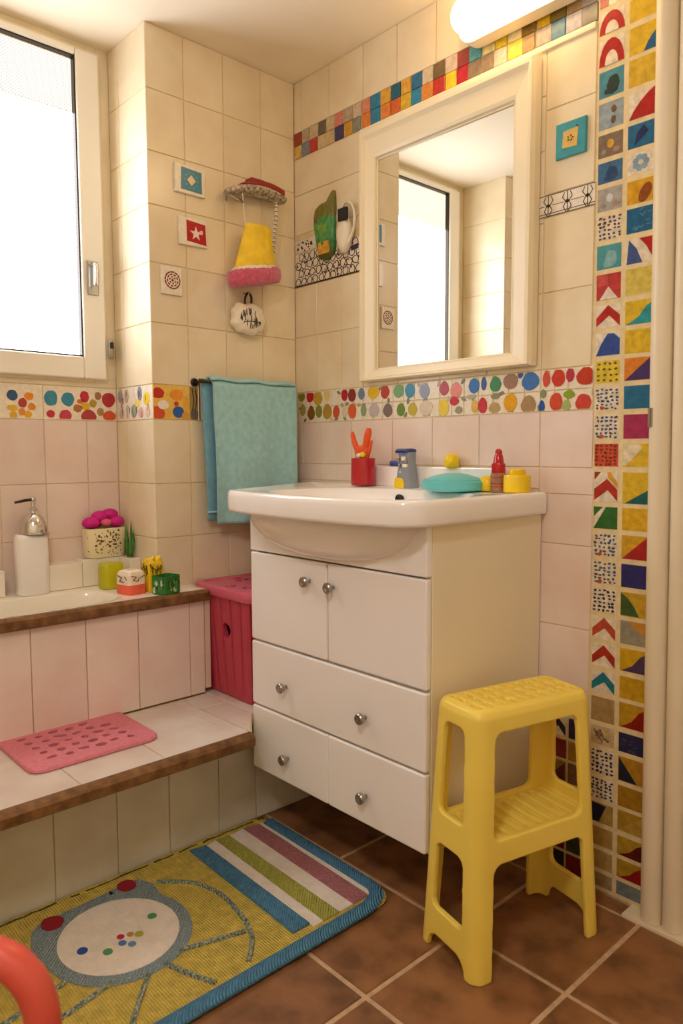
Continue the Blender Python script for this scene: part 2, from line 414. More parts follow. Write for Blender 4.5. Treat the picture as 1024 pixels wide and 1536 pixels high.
# wall_back : tiles, borders and mosaics
LEAN = -.0135
def ln(z): return LEAN*(z-1)
CX0 = 1.0385
bm = BM(); box(bm, -.02, 1.21, .0025, .1, -.03, H)
xb_low = [0, .034, .126, .261, .428, .575, .729, .904, CX0]
tiles(bm, PB, grid_rects(xb_low, [.962, 1.091]), base=-.005, th=.005, mi=1)
tiles(bm, PB, grid_rects([0, .126, .261, .428, .575, .729, .904], [.30, .607, .757, .911, .962]), base=-.005, th=.005, mi=1)
tiles(bm, PB, grid_rects([.904, CX0+.004], [.385, .594, .785, .901, .962]), base=-.005, th=.005, mi=1)
tiles(bm, PB, grid_rects([0, .45, .904], [0, .30]), base=-.005, th=.005, mi=1)
tiles(bm, PB, grid_rects([.904, .94], [0, .20, .385]), base=-.005, th=.005, mi=1)
xm = [0, .105, .218, .31, .45, .60, .75, .904]
tiles(bm, PB, grid_rects(xm, [1.188, 1.362, 1.52]), base=-.005, th=.005, mi=2)
tiles(bm, PB, grid_rects([.0, .31, .60, .904], [1.68, 1.801, 1.912]), base=-.005, th=.005, mi=2)
tiles(bm, PB, [(.31, .60, 1.52, 1.68), (.60, .904, 1.52, 1.68)], base=-.005, th=.005, mi=2)
tiles(bm, PB, grid_rects([.904, CX0-.009], [1.188, 1.362, 1.531]), base=-.005, th=.005, mi=2)
tiles(bm, PB, grid_rects([.904, CX0-.012], [1.581, 1.767, 1.912]), base=-.005, th=.005, mi=2)
xu = [0, .036, .165, .31, .441, .578, .72, .87, 1.022]
tiles(bm, PB, grid_rects(xu, [1.992, H]), base=-.005, th=.005, mi=2)
setcol(bm, [f for f in bm.faces if f.material_index == 0], '#ffffff')
wall_back = structure('wall_back', bm, ['grout', 'tile_rose', 'tile_cream'])

# other walls of the room (behind the camera)
bm = BM(); box(bm, 1.20, ROOM_X, .0, .1, 2.03, H); box(bm, 2.06, ROOM_X, 0, .1, 0, 2.03); structure('wall_door', bm, 'paint_wall')
bm = BM(); box(bm, ROOM_X, ROOM_X+.1, ROOM_Y, .1, -.03, H); structure('wall_right', bm, 'paint_wall')
bm = BM(); box(bm, -.45, ROOM_X, ROOM_Y-.1, ROOM_Y, -.03, H); structure('wall_front', bm, 'paint_wall')

# door frame : two rounded posts, then the door itself
def post(name, u0, u1, proud, back=0.0):
    bm = BM(); rings = []
    prof = [(0, back)] + [(.5-.5*math.cos(PI*k/10), proud*(.55+.45*math.sin(PI*k/10))) for k in range(11)] + [(1, back)]
    for z in (.004, 1.0, 2.06):
        rings.append([(u0+(u1-u0)*t+ln(z), -d, z) for t, d in prof])
    loft(bm, rings); return structure(name, bm, 'cream_door', smooth=False)
p1 = post('trim_1', 1.178, 1.222, .045); smooth_by_angle(p1, 50)
p2 = post('trim_2', 1.224, 1.262, .042); smooth_by_angle(p2, 50)
bm = BM(); box(bm, 1.19, 2.1, -.04, 0, 2.03, 2.10); structure('trim_4', bm, 'cream_door', bevel=.006)
bm = BM()
for x in (1.181, 1.1875): box(bm, x, x+.0045, -.0435, -.035, 1.048, 1.086)
obj('hinge', bm, 'steel', p1)
bm = BM(); box(bm, 1.258, 2.05, .0, .04, .01, 2.03)
door = structure('door_1', bm, 'cream_door', bevel=.004)
bm = BM(); box(bm, 1.263, 1.31, -.012, 0, .205, .252); box(bm, 1.268, 1.31, -.018, -.012, .211, .216); box(bm, 1.268, 1.31, -.018, -.012, .241, .246)
obj('latch', bm, 'black_metal', door, bevel=.002)

# ---- painted tile border round the walls
def clipped(pts, u0, u1, v0, v1): return [(min(max(u, u0), u1), min(max(v, v0), v1)) for u, v in pts]
Z0, Z1 = 1.091, 1.188
bm = BM()
tiles(bm, PN, grid_rects([-1.16, -1.0, -.852, -.728, XN*0+YR], [Z0, Z1]), base=-.005, th=.005, colr='#f1e6d0')
for u, v, ru, rv, c in DATA['borderN']:
    poly(bm, PN, clipped(ell(u, v, ru, rv, 14, 0, .07), -1.15, YR-.004, Z0+.004, Z1-.004), c, .0, .0008)
for k in range(9): poly(bm, PN, ell(-.93+R.uniform(-.06, .06), R.uniform(Z0+.02, Z1-.02), .018, .014, 10, 0, .1), R.choice(['#c62838', '#e09030', '#3f8ea4', '#b49c3c']), 0, .0008+.0001*k)
obj('tile_border', bm, 'ceramic_paint', wall_window)
bm = BM()
tiles(bm, PR, grid_rects([XN, -.11, 0], [Z0, Z1]), base=-.005, th=.005, colr='#f1e8d6')
q = 0
for u, v, ru, rv, c in ((-.195, 1.165, .014, .02, '#a9a9b0'), (-.155, 1.163, .013, .02, '#c7b9a0'), (-.115, 1.150, .017, .014, '#f3e6dc'), (-.075, 1.166, .013, .02, '#8d98b0'), (-.035, 1.150, .018, .018, '#f0d238'),
                        (-.19, 1.112, .013, .014, '#c8c0b0'), (-.15, 1.118, .010, .02, '#d9cfbc'), (-.11, 1.118, .017, .018, '#98a89a'), (-.07, 1.112, .015, .015, '#e4b6a6'), (-.03, 1.113, .014, .016, '#e6c8b6'), (-.09, 1.14, .012, .012, '#ecd860')):
    poly(bm, PR, ell(u, v, ru, rv, 14, 0, .06), c, 0, .0008+.00005*q); q += 1
for k in range(16):
    u, v = R.uniform(-.21, -.01), R.uniform(Z0+.015, Z1-.015)
    for s in stroke([(u, v-.008), (u+R.uniform(-.004, .004), v), (u, v+.008)], .002): poly(bm, PR, s, '#5c5a58', 0, .0016)
obj('tile_border', bm, 'ceramic_paint', wall_left)
bm = BM()
tiles(bm, PA, [(YR, -.394, Z0, Z1), (-.394, -.352, Z0, Z1), (-.352, -.264, Z0, Z1), (-.264, -.13, Z0, Z1), (-.13, 0, Z0, Z1)], base=-.005, th=.005, colr='#ecc35a')
poly(bm, PA, [(-.3925, Z0+.002), (-.354, Z0+.002), (-.354, Z1-.002), (-.3925, Z1-.002)], '#a78a4c', 0, .0004)
for i, (u, v, ru, rv, c) in enumerate(DATA['borderA']):
    poly(bm, PA, clipped(ell(u, v, ru, rv, 14, 0, .05), YR+.003, -.397, Z0+.003, Z1-.003), c, 0, .0006+.0001*i)
poly(bm, PA, ell(-.378, 1.108, .014, .015, 12), '#6c6456', 0, .001)
for s in stroke([(-.385, 1.18), (-.38, 1.15), (-.385, 1.12)], .003)+stroke([(-.374, 1.18), (-.37, 1.15), (-.376, 1.12)], .003): poly(bm, PA, s, '#4a4236', 0, .0012)
obj('tile_border', bm, 'ceramic_paint', wall_left)
bm = BM()
zs = [Z0, 1.1385, Z1]
us = [0, .04, .07, .105, .14, .17, .205, .235, .27, .31, .35, .39, .43, .47, .51, .555, .60, .64, .68, .725, .77, .815, .86, .904, .94, .975, CX0-.002]
tiles(bm, PB, [(a, b, Z0, zs[1]) for a, b in zip(us[:-1], us[1:])]+[(a, b, zs[1], Z1) for a, b in zip(us[:-1], us[1:])], base=-.005, th=.005, gap=.002, colr='#eadfca')
for i, (u, v, ru, rv, c) in enumerate(DATA['borderB']):
    if u-ru < .002: continue
    poly(bm, PB, clipped(ell(u, v, ru, rv, 16, 0, .05, tip=.25 if i % 3 else 0), .002, CX0-.004, Z0+.003, Z1-.003), c, 0, .0008+.00002*i)
for k in range(40):
    u = R.uniform(.02, CX0-.02); v = R.choice([Z0+.008, Z1-.01, 1.1385+R.uniform(-.006, .006)])
    poly(bm, PB, clipped(ell(u, v, .009, .005, 8, R.uniform(0, 3), .2), .002, CX0-.004, Z0+.003, Z1-.003), R.choice(['#8a8a70', '#b5a488', '#7d7a66', '#c8b694']), 0, .0004+.000005*k)
obj('tile_border', bm, 'ceramic_paint', wall_back)

# ---- two-row mosaic strip under the ceiling
top = 'a5402c b8a58c cbb898 6c6254 cbb592 d8847a b9a28a cdb9a0 d98a6c 2c7fa4 dba43a 1f5f78 e0a83c 2a6d94 d9c4a4 7a643c d8bfa8 9c4438 5ca6a8 e8d890 e6c82c f3e2a0 8a6a2c d6ae20 7c6428 a88a58 b0a090'.split()
bot = 'd8b460 7c8694 bc3a34 d2bf94 cbb583 3c3a6c c8963a 85887c dc7c34 2c82a8 dc8238 d4652c d8b02c 2a86a8 dc8a38 c62f28 ecd02a bf2630 937a62 9c8468 dcc8ac e8cf30 ac8a50 b4a494 5a8498 b8b0b4 8c8478'.split()
bm = BM(); n = len(top); w = (CX0-.012)/n
for i in range(n):
    for row, cs in ((0, bot), (1, top)):
        z0 = 1.914 + row*.039
        a, b = i*w + R.uniform(-.003, .003), (i+1)*w + R.uniform(-.003, .003)
        tiles(bm, PB, [(max(a, .001), b, z0, z0+.039)], base=-.005, th=.0062, gap=.0014, colr='#'+cs[i])
obj('mosaic_strip', bm, 'mosaic', wall_back)
bm = BM(); box(bm, .30, CX0-.014, -.006, .002, 1.897, 1.912); obj('ledge_trim', bm, 'cream_frame', wall_back, bevel=.003)

# ---- patterned panels
bm = BM(); tiles(bm, PB, [(.002, .308, 1.521, 1.622)], base=-.005, th=.0055, colr='#ece0cc')
tiles(bm, PB, [(.002, .10, 1.624, 1.665)], base=-.005, th=.0055, colr='#e8dcc8')
cells = []
for i in range(11):
    for j in range(4):
        cu, cv = .018+i*.0275+(.014 if j % 2 else 0), 1.533+j*.0255
        if cu > .298: continue
        pts = ell(cu, cv, .0125, .0125, 7, .3*i+j, .22)
        for s in stroke(pts+[pts[0]], .0026): poly(bm, PB, clipped(s, .004, .306, 1.523, 1.620), R.choice(['#3c3c44', '#4a4450', '#2c343c', '#5a5058']), .0005, .0012+.0001*R.random())
specks(bm, PB, .006, .30, 1.525, 1.615, ['#3a3a44', '#4c4a60', '#54504c', '#8a4a3a'], 55, .0035, .0005, .0014)
specks(bm, PB, .006, .09, 1.625, 1.66, ['#3a3a44', '#4c4a60'], 18, .004, .0005, .0014)
poly(bm, PB, [(.262, 1.585), (.292, 1.588), (.292, 1.602), (.262, 1.599)], '#3a3248', 0, .002)
for s in stroke([(.002, 1.522), (.307, 1.522)], .0035): poly(bm, PB, s, '#38332c', 0, .0022)
obj('patterned_panel', bm, 'ceramic_paint', wall_back)
bm = BM(); tiles(bm, PB, [(.888, CX0-.008, 1.531, 1.581)], base=-.005, th=.0055, colr='#efe6d4')
for cu in (.915, .963, 1.012):
    for sx in (-1, 1):
        for s in stroke([(cu+sx*.003, 1.534), (cu+sx*.010, 1.545), (cu+sx*.004, 1.556), (cu+sx*.012, 1.566), (cu+sx*.007, 1.576)], .0016): poly(bm, PB, s, '#2c2624', 0, .0012+.0001*R.random())
    for s in stroke([(cu, 1.534), (cu, 1.577)], .0014): poly(bm, PB, s, '#2c2624', 0, .0014)
    poly(bm, PB, ell(cu, 1.556, .0045, .004, 8), '#2c2624', 0, .0016)
for z in (1.533, 1.5385, 1.579):
    for s in stroke([(.889, z), (CX0-.009, z)], .0014): poly(bm, PB, s, '#2c2624', 0, .0010)
for s in stroke([(.889, 1.556), (.905, 1.556)], .0012)+stroke([(.925, 1.556), (.953, 1.556)], .0012)+stroke([(.973, 1.556), (1.003, 1.556)], .0012): poly(bm, PB, s, '#2c2624', 0, .0010)
obj('scroll_tile', bm, 'ceramic_paint', wall_back)

# ---- tall mosaic column beside the door frame
rows = [H-.003, 2.10, 2.05, 1.99, 1.926, 1.871, 1.806, 1.741, 1.676, 1.618, 1.564, 1.506, 1.445, 1.384, 1.319, 1.259, 1.199, 1.141, 1.082, 1.020, .960, .882, .823, .761, .700, .637, .575, .514, .454, .388, .334, .268, .210, .153, .099, .046, .004]
CR, CY, CB, CW, CN, CT = '#b3261e', '#d9b52a', '#23608f', '#e6d9c2', '#232a63', '#17798c'
Lk = ['plain #c8463a', 'speck', 'plain #4a8ca0', 'swoop', 'arch', 'arch', 'blob #4b8c9c #2e3d36', 'blob2 #96a4ac #6c5638', 'dot #83705f #d8a838', 'blob #3c6a92 #274a72', 'dot #a8a49c #cfd2d2', 'speckb', 'blob #4c98a0 #86b4b8', 'tri',
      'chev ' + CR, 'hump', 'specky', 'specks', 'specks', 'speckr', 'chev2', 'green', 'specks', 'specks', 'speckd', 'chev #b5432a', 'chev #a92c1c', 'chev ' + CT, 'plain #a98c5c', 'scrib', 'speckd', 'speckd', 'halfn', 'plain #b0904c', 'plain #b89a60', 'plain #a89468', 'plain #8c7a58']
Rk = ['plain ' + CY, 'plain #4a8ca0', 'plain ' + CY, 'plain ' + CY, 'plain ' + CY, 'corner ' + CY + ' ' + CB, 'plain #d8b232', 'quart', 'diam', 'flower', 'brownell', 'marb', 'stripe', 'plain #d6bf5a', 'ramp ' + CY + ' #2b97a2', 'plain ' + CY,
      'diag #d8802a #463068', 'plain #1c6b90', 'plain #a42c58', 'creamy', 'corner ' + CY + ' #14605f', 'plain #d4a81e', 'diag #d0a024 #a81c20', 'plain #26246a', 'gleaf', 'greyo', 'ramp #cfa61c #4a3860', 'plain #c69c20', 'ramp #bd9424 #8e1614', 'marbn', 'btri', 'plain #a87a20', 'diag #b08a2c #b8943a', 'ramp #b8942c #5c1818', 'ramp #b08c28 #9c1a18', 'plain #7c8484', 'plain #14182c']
def PC(u, v, d=0): return (u+ln(v), -d, v)
def motif(bm, k, u0, u1, v0, v1, d):
    a = k.split(); t = a[0]; w, h = u1-u0, v1-v0
    X = lambda *p: [(u0+x*w, v0+y*h) for x, y in p]
    base = {'plain': a[1] if len(a) > 1 else CW}.get(t, CW)
    if t in ('blob', 'blob2', 'dot', 'corner', 'ramp', 'diag'): base = a[1]
    base = {'specky': '#dcc23c', 'speckr': '#cc5436', 'green': '#2f6a2c', 'brownell': '#d6a024', 'marb': '#1c638c', 'diam': '#1f6690', 'marbn': '#1a2050', 'btri': '#b58426', 'gleaf': '#c4a020', 'greyo': '#94907e', 'scrib': '#cbb488', 'tri': '#b83a3c', 'halfn': '#b0924c', 'creamy': CY}.get(t, base)
    tiles(bm, PC, [(u0, u1, v0, v1)], base=-.005, th=.005+d, gap=.0, bev=.0012, colr=base)
    e = d+.0006
    def pl(c, *p, x=0): poly(bm, PC, X(*p), c, d-.001, e+x)
    def el(c, x, y, rx, ry, q=0, j=0.): poly(bm, PC, ell(u0+x*w, v0+y*h, rx*w, ry*h, 14, 0, j), c, d-.001, e+q)
    def arc(r0, c): return [(.5+r0*math.cos(PI*i/10)*1.0, .02+c*math.sin(PI*i/10)) for i in range(11)]
    if t == 'arch':
        pl(CR, *arc(.49, .94)); pl(CW, *arc(.26, .5), x=.0003)
    elif t == 'swoop':
        pl(CR, (.02, .02), (.35, .02), (.4, .98), (.05, .98)); pl(CR, (.5, .5), (.98, .98), (.98, .55), (.7, .35))
    elif t == 'blob': el(a[2], .58, .42, .24, .34, 0, .12); el(a[2], .45, .2, .2, .12, .0002, .2)
    elif t == 'blob2': el(a[2], .62, .68, .1, .14, 0, .1); el(a[2], .6, .3, .1, .14, 0, .1)
    elif t == 'dot': el(a[2], .5, .55, .14, .18); el('#a98a70', .75, .25, .14, .12, 0, .2); el('#9a8a84', .25, .25, .1, .1, 0, .2)
    elif t == 'corner': pl(a[2], (.98, .02), (.98, .62), (.85, .5), (.7, .32), (.55, .02)) if a[2] == CB else pl(a[2], (.98, .02), (.98, .45), (.1, .02))
    elif t == 'ramp': pl(a[2], (.08, .03), (.98, .03), (.98, .85), (.8, .72), (.5, .3))
    elif t == 'diag': pl(a[2], (.04, .03), (.98, .03), (.98, .96))
    elif t == 'quart': pl('#b01f1c', (.05, .02), (.98, .02), (.98, .97), (.75, .85), (.45, .6), (.2, .3))
    elif t == 'diam': pl('#1a2c5c', (.35, .6), (.6, .9), (.75, .6), (.25, .1))
    elif t == 'flower':
        for i in range(7): el('#86a2b4', .5+.2*math.cos(i*.9), .5+.25*math.sin(i*.9), .11, .13, .0001*i, .15)
    elif t == 'brownell': poly(bm, PC, ell(u0+.68*w, v0+.4*h, .2*w, .42*h, 16, -.5), '#8a4a1e', d-.001, e)
    elif t in ('marb', 'marbn'):
        for i in range(9):
            x, y = R.uniform(.1, .8), R.uniform(.1, .85)
            for s in stroke(X((x, y), (x+.09, y+R.uniform(-.1, .1)), (x+.16, y+R.uniform(-.1, .1))), .0012): poly(bm, PC, s, '#6f9cb4' if t == 'marb' else '#4a5078', d-.001, e+.0001*i)
    elif t == 'stripe':
        pl('#41568c', (.04, .02), (.62, .02), (.4, .6), (.12, .97)); pl('#b0201e', (.5, .98), (.97, .98), (.97, .2), (.75, .65))
    elif t == 'tri': pl('#c8514e', (.02, .55), (.5, .55), (.5, .97), (.02, .97)); pl(CW, (.15, .02), (.88, .02), (.5, .5), x=.0003)
    elif t == 'chev': pl(a[1], (.03, .1), (.03, .45), (.5, .96), (.97, .5), (.97, .05), (.55, .52))
    elif t == 'chev2':
        pl('#b02a1e', (.03, .06), (.03, .42), (.55, .75), (.97, .42), (.97, .06), (.58, .4)); pl('#8e3028', (.04, .97), (.3, .97), (.04, .72)); pl('#dca62a', (.55, .97), (.7, .97), (.98, .62), (.98, .45), (.6, .8), x=.0002)
    elif t == 'hump': pl('#2d4f9a', (.03, .04), (.98, .04), (.98, .7), (.75, .93), (.5, .95), (.25, .55))
    elif t == 'specky':
        for i in range(4):
            for j in range(4): el('#6a5418', .16+i*.23+R.uniform(-.03, .03), .14+j*.24+R.uniform(-.03, .03), .055, .05, 0, .3)
    elif t in ('specks', 'speckd', 'speckb', 'speckr'):
        cs = {'specks': ['#2c4a7c', '#3a5c8c', '#41606c', '#5c4c4c', '#2f5a6a'], 'speckd': ['#1e2848', '#24304c', '#2c2a34'], 'speckb': ['#5c3a34', '#6a4a40', '#4a3c44'], 'speckr': ['#7c241c', '#8c2c1e']}[t]
        for i in range(5):
            for j in range(6): el(R.choice(cs), .12+i*.19+R.uniform(-.04, .04), .1+j*.16+R.uniform(-.03, .03), R.uniform(.04, .075), R.uniform(.035, .06), 0, .3)
        if t == 'specks': el('#c04a3c', .3, .12, .09, .08, .0003, .3)
    elif t == 'green': pl(CW, (.02, .05), (.04, .55), (.4, .98), (.52, .98))
    elif t == 'gleaf': pl('#38581e', (.02, .05), (.02, .95), (.3, .75), (.55, .4), (.72, .05))
    elif t == 'greyo': pl('#c88a2c', (.3, .97), (.97, .97), (.97, .45), (.6, .7))
    elif t == 'creamy': pl('#e4d6b6', (.03, .97), (.62, .97), (.75, .8), (.15, .08), (.03, .08))
    elif t == 'scrib':
        for i in range(7):
            x = R.uniform(.1, .6)
            for s in stroke(X((x, R.uniform(.2, .9)), (x+.2, R.uniform(.2, .9)), (x+.3, R.uniform(.1, .8))), .0016): poly(bm, PC, s, '#6c5636', d-.001, e+.0001*i)
    elif t == 'btri': pl('#1d2836', (.04, .05), (.04, .95), (.75, .05))
    elif t == 'halfn': pl('#1c2040', (.02, .05), (.02, .95), (.7, .9), (.4, .05))
bm = BM()
for i, (z1, z0) in enumerate(zip(rows[:-1], rows[1:])):
    j = R.uniform(-.0015, .0015)
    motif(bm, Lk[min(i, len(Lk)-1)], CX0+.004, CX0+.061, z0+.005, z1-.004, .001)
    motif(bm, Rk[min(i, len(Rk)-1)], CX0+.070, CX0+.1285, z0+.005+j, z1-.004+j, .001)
for f in bm.faces: f.material_index = 1
gf = box(bm, 0, 1, 0, 1, 0, 1)          # grout bed of the column, sheared with it
gp = [(CX0, z) for z in (.0, H)]
for f in gf: f.material_index = 0
vs = sorted({v for f in gf for v in f.verts}, key=lambda v: (v.co.x, v.co.y, v.co.z))
for v in vs:
    x, y, z = v.co; zz = z*H
    v.co = (CX0+.002+x*.137+ln(zz), -.0006 if y < .5 else .004, zz)
setcol(bm, gf, '#ffffff')
obj('mosaic_column', bm, ['grout', 'mosaic'], wall_back, recalc=True)
# low patch of the same tiles behind the stool
bm = BM()
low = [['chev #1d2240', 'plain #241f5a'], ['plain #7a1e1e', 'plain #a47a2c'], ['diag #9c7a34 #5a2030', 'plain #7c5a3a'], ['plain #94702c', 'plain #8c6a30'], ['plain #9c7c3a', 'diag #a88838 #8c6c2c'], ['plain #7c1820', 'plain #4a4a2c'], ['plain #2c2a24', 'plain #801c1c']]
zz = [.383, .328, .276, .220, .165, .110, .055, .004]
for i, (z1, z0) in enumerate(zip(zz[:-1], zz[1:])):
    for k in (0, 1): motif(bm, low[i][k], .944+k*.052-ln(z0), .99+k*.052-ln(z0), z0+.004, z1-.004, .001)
for f in bm.faces: f.material_index = 1
obj('mosaic_patch', bm, ['grout', 'mosaic'], wall_back)

# ---- window_1 : sash, dotted glass, handle, hinge
win = bpy.data.objects.new('window_1', None); COL.objects.link(win); win.location = (XN, (WY0+WY1)/2, WZ0); win['kind'] = 'structure'
GY0, GY1, GZ0, GZ1 = -1.035, -.617, 1.272, 2.094
def frame_ring(bm, y0, y1, z0, z1, gy0, gy1, gz0, gz1, x0, x1):
    for a in ((y0, gy0, z0, z1), (gy1, y1, z0, z1), (gy0, gy1, z0, gz0), (gy0, gy1, gz1, z1)): box(bm, x0, x1, *a)
bm = BM(); frame_ring(bm, WY0-.012, WY1+.012, WZ0-.012, WZ1+.012, WY0+.03, WY1-.03, WZ0+.03, WZ1-.03, XN-.08, XN+.006); obj('outer_frame', bm, 'cream_frame', win, bevel=.004)
bm = BM(); frame_ring(bm, WY0+.004, WY1-.002, WZ0-.006, WZ1-.004, GY0, GY1, GZ0, GZ1, XN-.02, XN+.028); sash = obj('sash', bm, 'white_frame', win, bevel=.006)
bm = BM(); frame_ring(bm, GY0-.002, GY1+.002, GZ0-.002, GZ1+.002, GY0+.004, GY1-.004, GZ0+.004, GZ1-.004, XN-.004, XN+.022); obj('gasket', bm, 'dark_metal', sash)
# dotted cast glass
m = bpy.data.materials.new('dotted_glass'); m.use_nodes = True; nt = m.node_tree; N, L = nt.nodes, nt.links
b = N['Principled BSDF']; b.inputs['Roughness'].default_value = .35; b.inputs['Base Color'].default_value = lin('#e8e4dc')
tc = N.new('ShaderNodeTexCoord'); sp_ = N.new('ShaderNodeSeparateXYZ'); L.new(tc.outputs['Object'], sp_.inputs[0])
wv = []
for ax in ('Y', 'Z'):
    k_ = N.new('ShaderNodeMath'); k_.operation = 'MULTIPLY'; k_.inputs[1].default_value = 2*PI/.0085; L.new(sp_.outputs[ax], k_.inputs[0])
    s_ = N.new('ShaderNodeMath'); s_.operation = 'SINE'; L.new(k_.outputs[0], s_.inputs[0]); wv.append(s_)
ad = N.new('ShaderNodeMath'); ad.operation = 'MULTIPLY'; L.new(wv[0].outputs[0], ad.inputs[0]); L.new(wv[1].outputs[0], ad.inputs[1])
mr = N.new('ShaderNodeMapRange'); mr.inputs['From Min'].default_value = .1; mr.inputs['From Max'].default_value = .55; mr.inputs['To Min'].default_value = 1; mr.inputs['To Max'].default_value = .35
L.new(ad.outputs[0], mr.inputs['Value'])
ml = N.new('ShaderNodeMath'); ml.name = 'strength'; ml.operation = 'MULTIPLY'; ml.inputs[1].default_value = WINDOW_STRENGTH
L.new(mr.outputs['Result'], ml.inputs[0]); L.new(ml.outputs[0], b.inputs['Emission Strength'])
b.inputs['Emission Color'].default_value = (.95, .97, 1.03, 1)
MATS['dotted_glass'] = m
m2 = m.copy(); m2.name = 'dotted_glass_dim_glow'; MATS['dotted_glass_dim_glow'] = m2
m2.node_tree.nodes['Principled BSDF'].inputs['Emission Color'].default_value = (1.0, .88, .74, 1)  # weaker, warmer daylight at the window top is put into the emission colour
m2.node_tree.nodes['strength'].inputs[1].default_value = 1.5/2**EXPOSURE
m2.node_tree.nodes['Principled BSDF'].inputs['Base Color'].default_value = lin('#6a665e')
ZB = 1.945
bm = BM(); box(bm, XN-.002, XN+.004, GY0, GY1, GZ0, ZB); obj('pane', bm, 'dotted_glass', sash)
bm = BM(); box(bm, XN-.002, XN+.004, GY0, GY1, ZB+.0015, GZ1); obj('pane', bm, 'dotted_glass_dim_glow', sash, label='upper pane of dotted glass with dim warm daylight put into its glow')
bm = BM(); box(bm, XN-.003, XN+.0045, GY0, GY1, ZB, ZB+.0015); obj('glazing_bar', bm, 'steel', sash)
bm = BM(); rbox(bm, XN+.028, XN+.033, -.603, -.571, 1.447, 1.541, .003, 3, .001)
hd = obj('handle_plate', bm, 'steel', sash)
bm = BM(); tube(bm, smooth_path([(XN+.033, -.587, 1.53), (XN+.05, -.587, 1.528), (XN+.052, -.587, 1.515), (XN+.052, -.587, 1.47)]), .007, 10); obj('lever', bm, 'chrome', hd, smooth=True)
bm = BM(); lathe(bm, [(.006, 0), (.007, .002), (.007, .052), (.006, .054)], (XN+.032, WY1+.009, 1.272), 12); hg = obj('hinge', bm, 'steel', win, smooth=False)
smooth_by_angle(hg); bm = BM(); box(bm, XN+.036, XN+.041, WY1+.004, WY1+.014, 1.30, 1.318); obj('hinge_cap', bm, 'dark_metal', hg)
# ================================================================= TUB AND STEP
TX, TZ = .11, .615          # front of the tub rim, height of the rim
tub = thing('bathtub', 'tiled-in white bathtub below the frosted window, brown edge along its rim', 'bathtub', (.0, -.8, .315))
bm = BM()
def tub_in(a, rx, ry, p=4): 
    c, s = math.cos(a), math.sin(a)
    k = (abs(c)**p + abs(s)**p)**(-1/p)
    return (rx*c*k, ry*s*k)
NT = 72; cx, cy = -.025, -.880
def outer(a):
    c, s = math.cos(a), math.sin(a)
    k = min(((TX-.004)-cx)/c if c > 1e-6 else 9, (cx-XN)/-c if c < -1e-6 else 9, ((-.4145)-cy)/s if s > 1e-6 else 9, (cy-TUB_END)/-s if s < -1e-6 else 9)
    return (c*k, s*k)
AN = [2*PI*i/NT for i in range(NT)] 
for qx, qy in ((TX-.004-cx, -.4145-cy), (XN-cx, -.4145-cy), (XN-cx, TUB_END-cy), (TX-.004-cx, TUB_END-cy)):
    t = math.atan2(qy, qx) % (2*PI); k = min(range(NT), key=lambda i: abs(AN[i]-t)); AN[k] = t
rings = [[(cx+outer(a)[0], cy+outer(a)[1], TZ-.03) for a in AN], [(cx+outer(a)[0], cy+outer(a)[1], TZ) for a in AN]]
for rx, ry, z in ((.105, .250, TZ), (.099, .243, TZ-.003), (.094, .237, TZ-.014), (.085, .225, TZ-.08), (.07, .20, TZ-.18), (.05, .17, TZ-.2)):
    rings.append([(cx+tub_in(a, rx, ry)[0], cy+tub_in(a, rx, ry)[1], z) for a in AN])
loft(bm, rings, cap0=False, cap1=True)
o = obj('tub_shell', bm, 'enamel', tub, smooth=True); smooth_by_angle(o, 30)
bm = BM(); box(bm, .06, .092, TUB_END, -.4165, .317, TZ-.03)
def PT(u, v, d=0): return (.094+d, u, v)
tiles(bm, PT, grid_rects([TUB_END, -1.17, -1.035, -.898, -.762, -.62, -.465, -.4175], [.3175, TZ-.032]), base=-.002, th=.005, mi=1)
setcol(bm, [f for f in bm.faces if f.material_index == 0], '#ffffff')
obj('front_panel', bm, ['grout', 'tile_rose'], tub)
bm = BM(); rings = []
for y in (TUB_END, -.412):
    rings.append([(TX-.012, y, TZ-.03), (TX+.003, y, TZ-.03), (TX+.008, y, TZ-.025), (TX+.009, y, TZ-.006), (TX+.004, y, TZ+.001), (TX-.012, y, TZ+.001)])
loft(bm, rings); obj('edge_trim', bm, 'stone_trim', tub)
bm = BM(); box(bm, -.02, TX-.012, -.416, -.4, .33, TZ); setcol(bm, bm.faces, '#f4f0ea'); obj('end_panel', bm, 'tile_rose', tub)
setcol_me = None
# tiled ledge at the back of the tub
bm = BM()
for pts, z in (([(-1.155, -.168), (-.866, -.165), (-.866, -.219), (-1.155, -.219)], .686), ([(-.764, -.160), (-.70, -.158), (-.655, -.163), (-.655, -.219), (-.764, -.219)], .688), ([(-.653, -.165), (-.545, -.160), (-.545, -.219), (-.653, -.219)], .694), ([(-.5445, -.090), (-.512, -.090), (-.512, -.219), (-.5445, -.219)], .694)):
    loft(bm, [[(x, y, TZ+.001) for y, x in pts], [(x, y, z) for y, x in pts]])
setcol(bm, bm.faces, '#ffffff')
obj('back_ledge', bm, 'enamel', tub, bevel=.002)

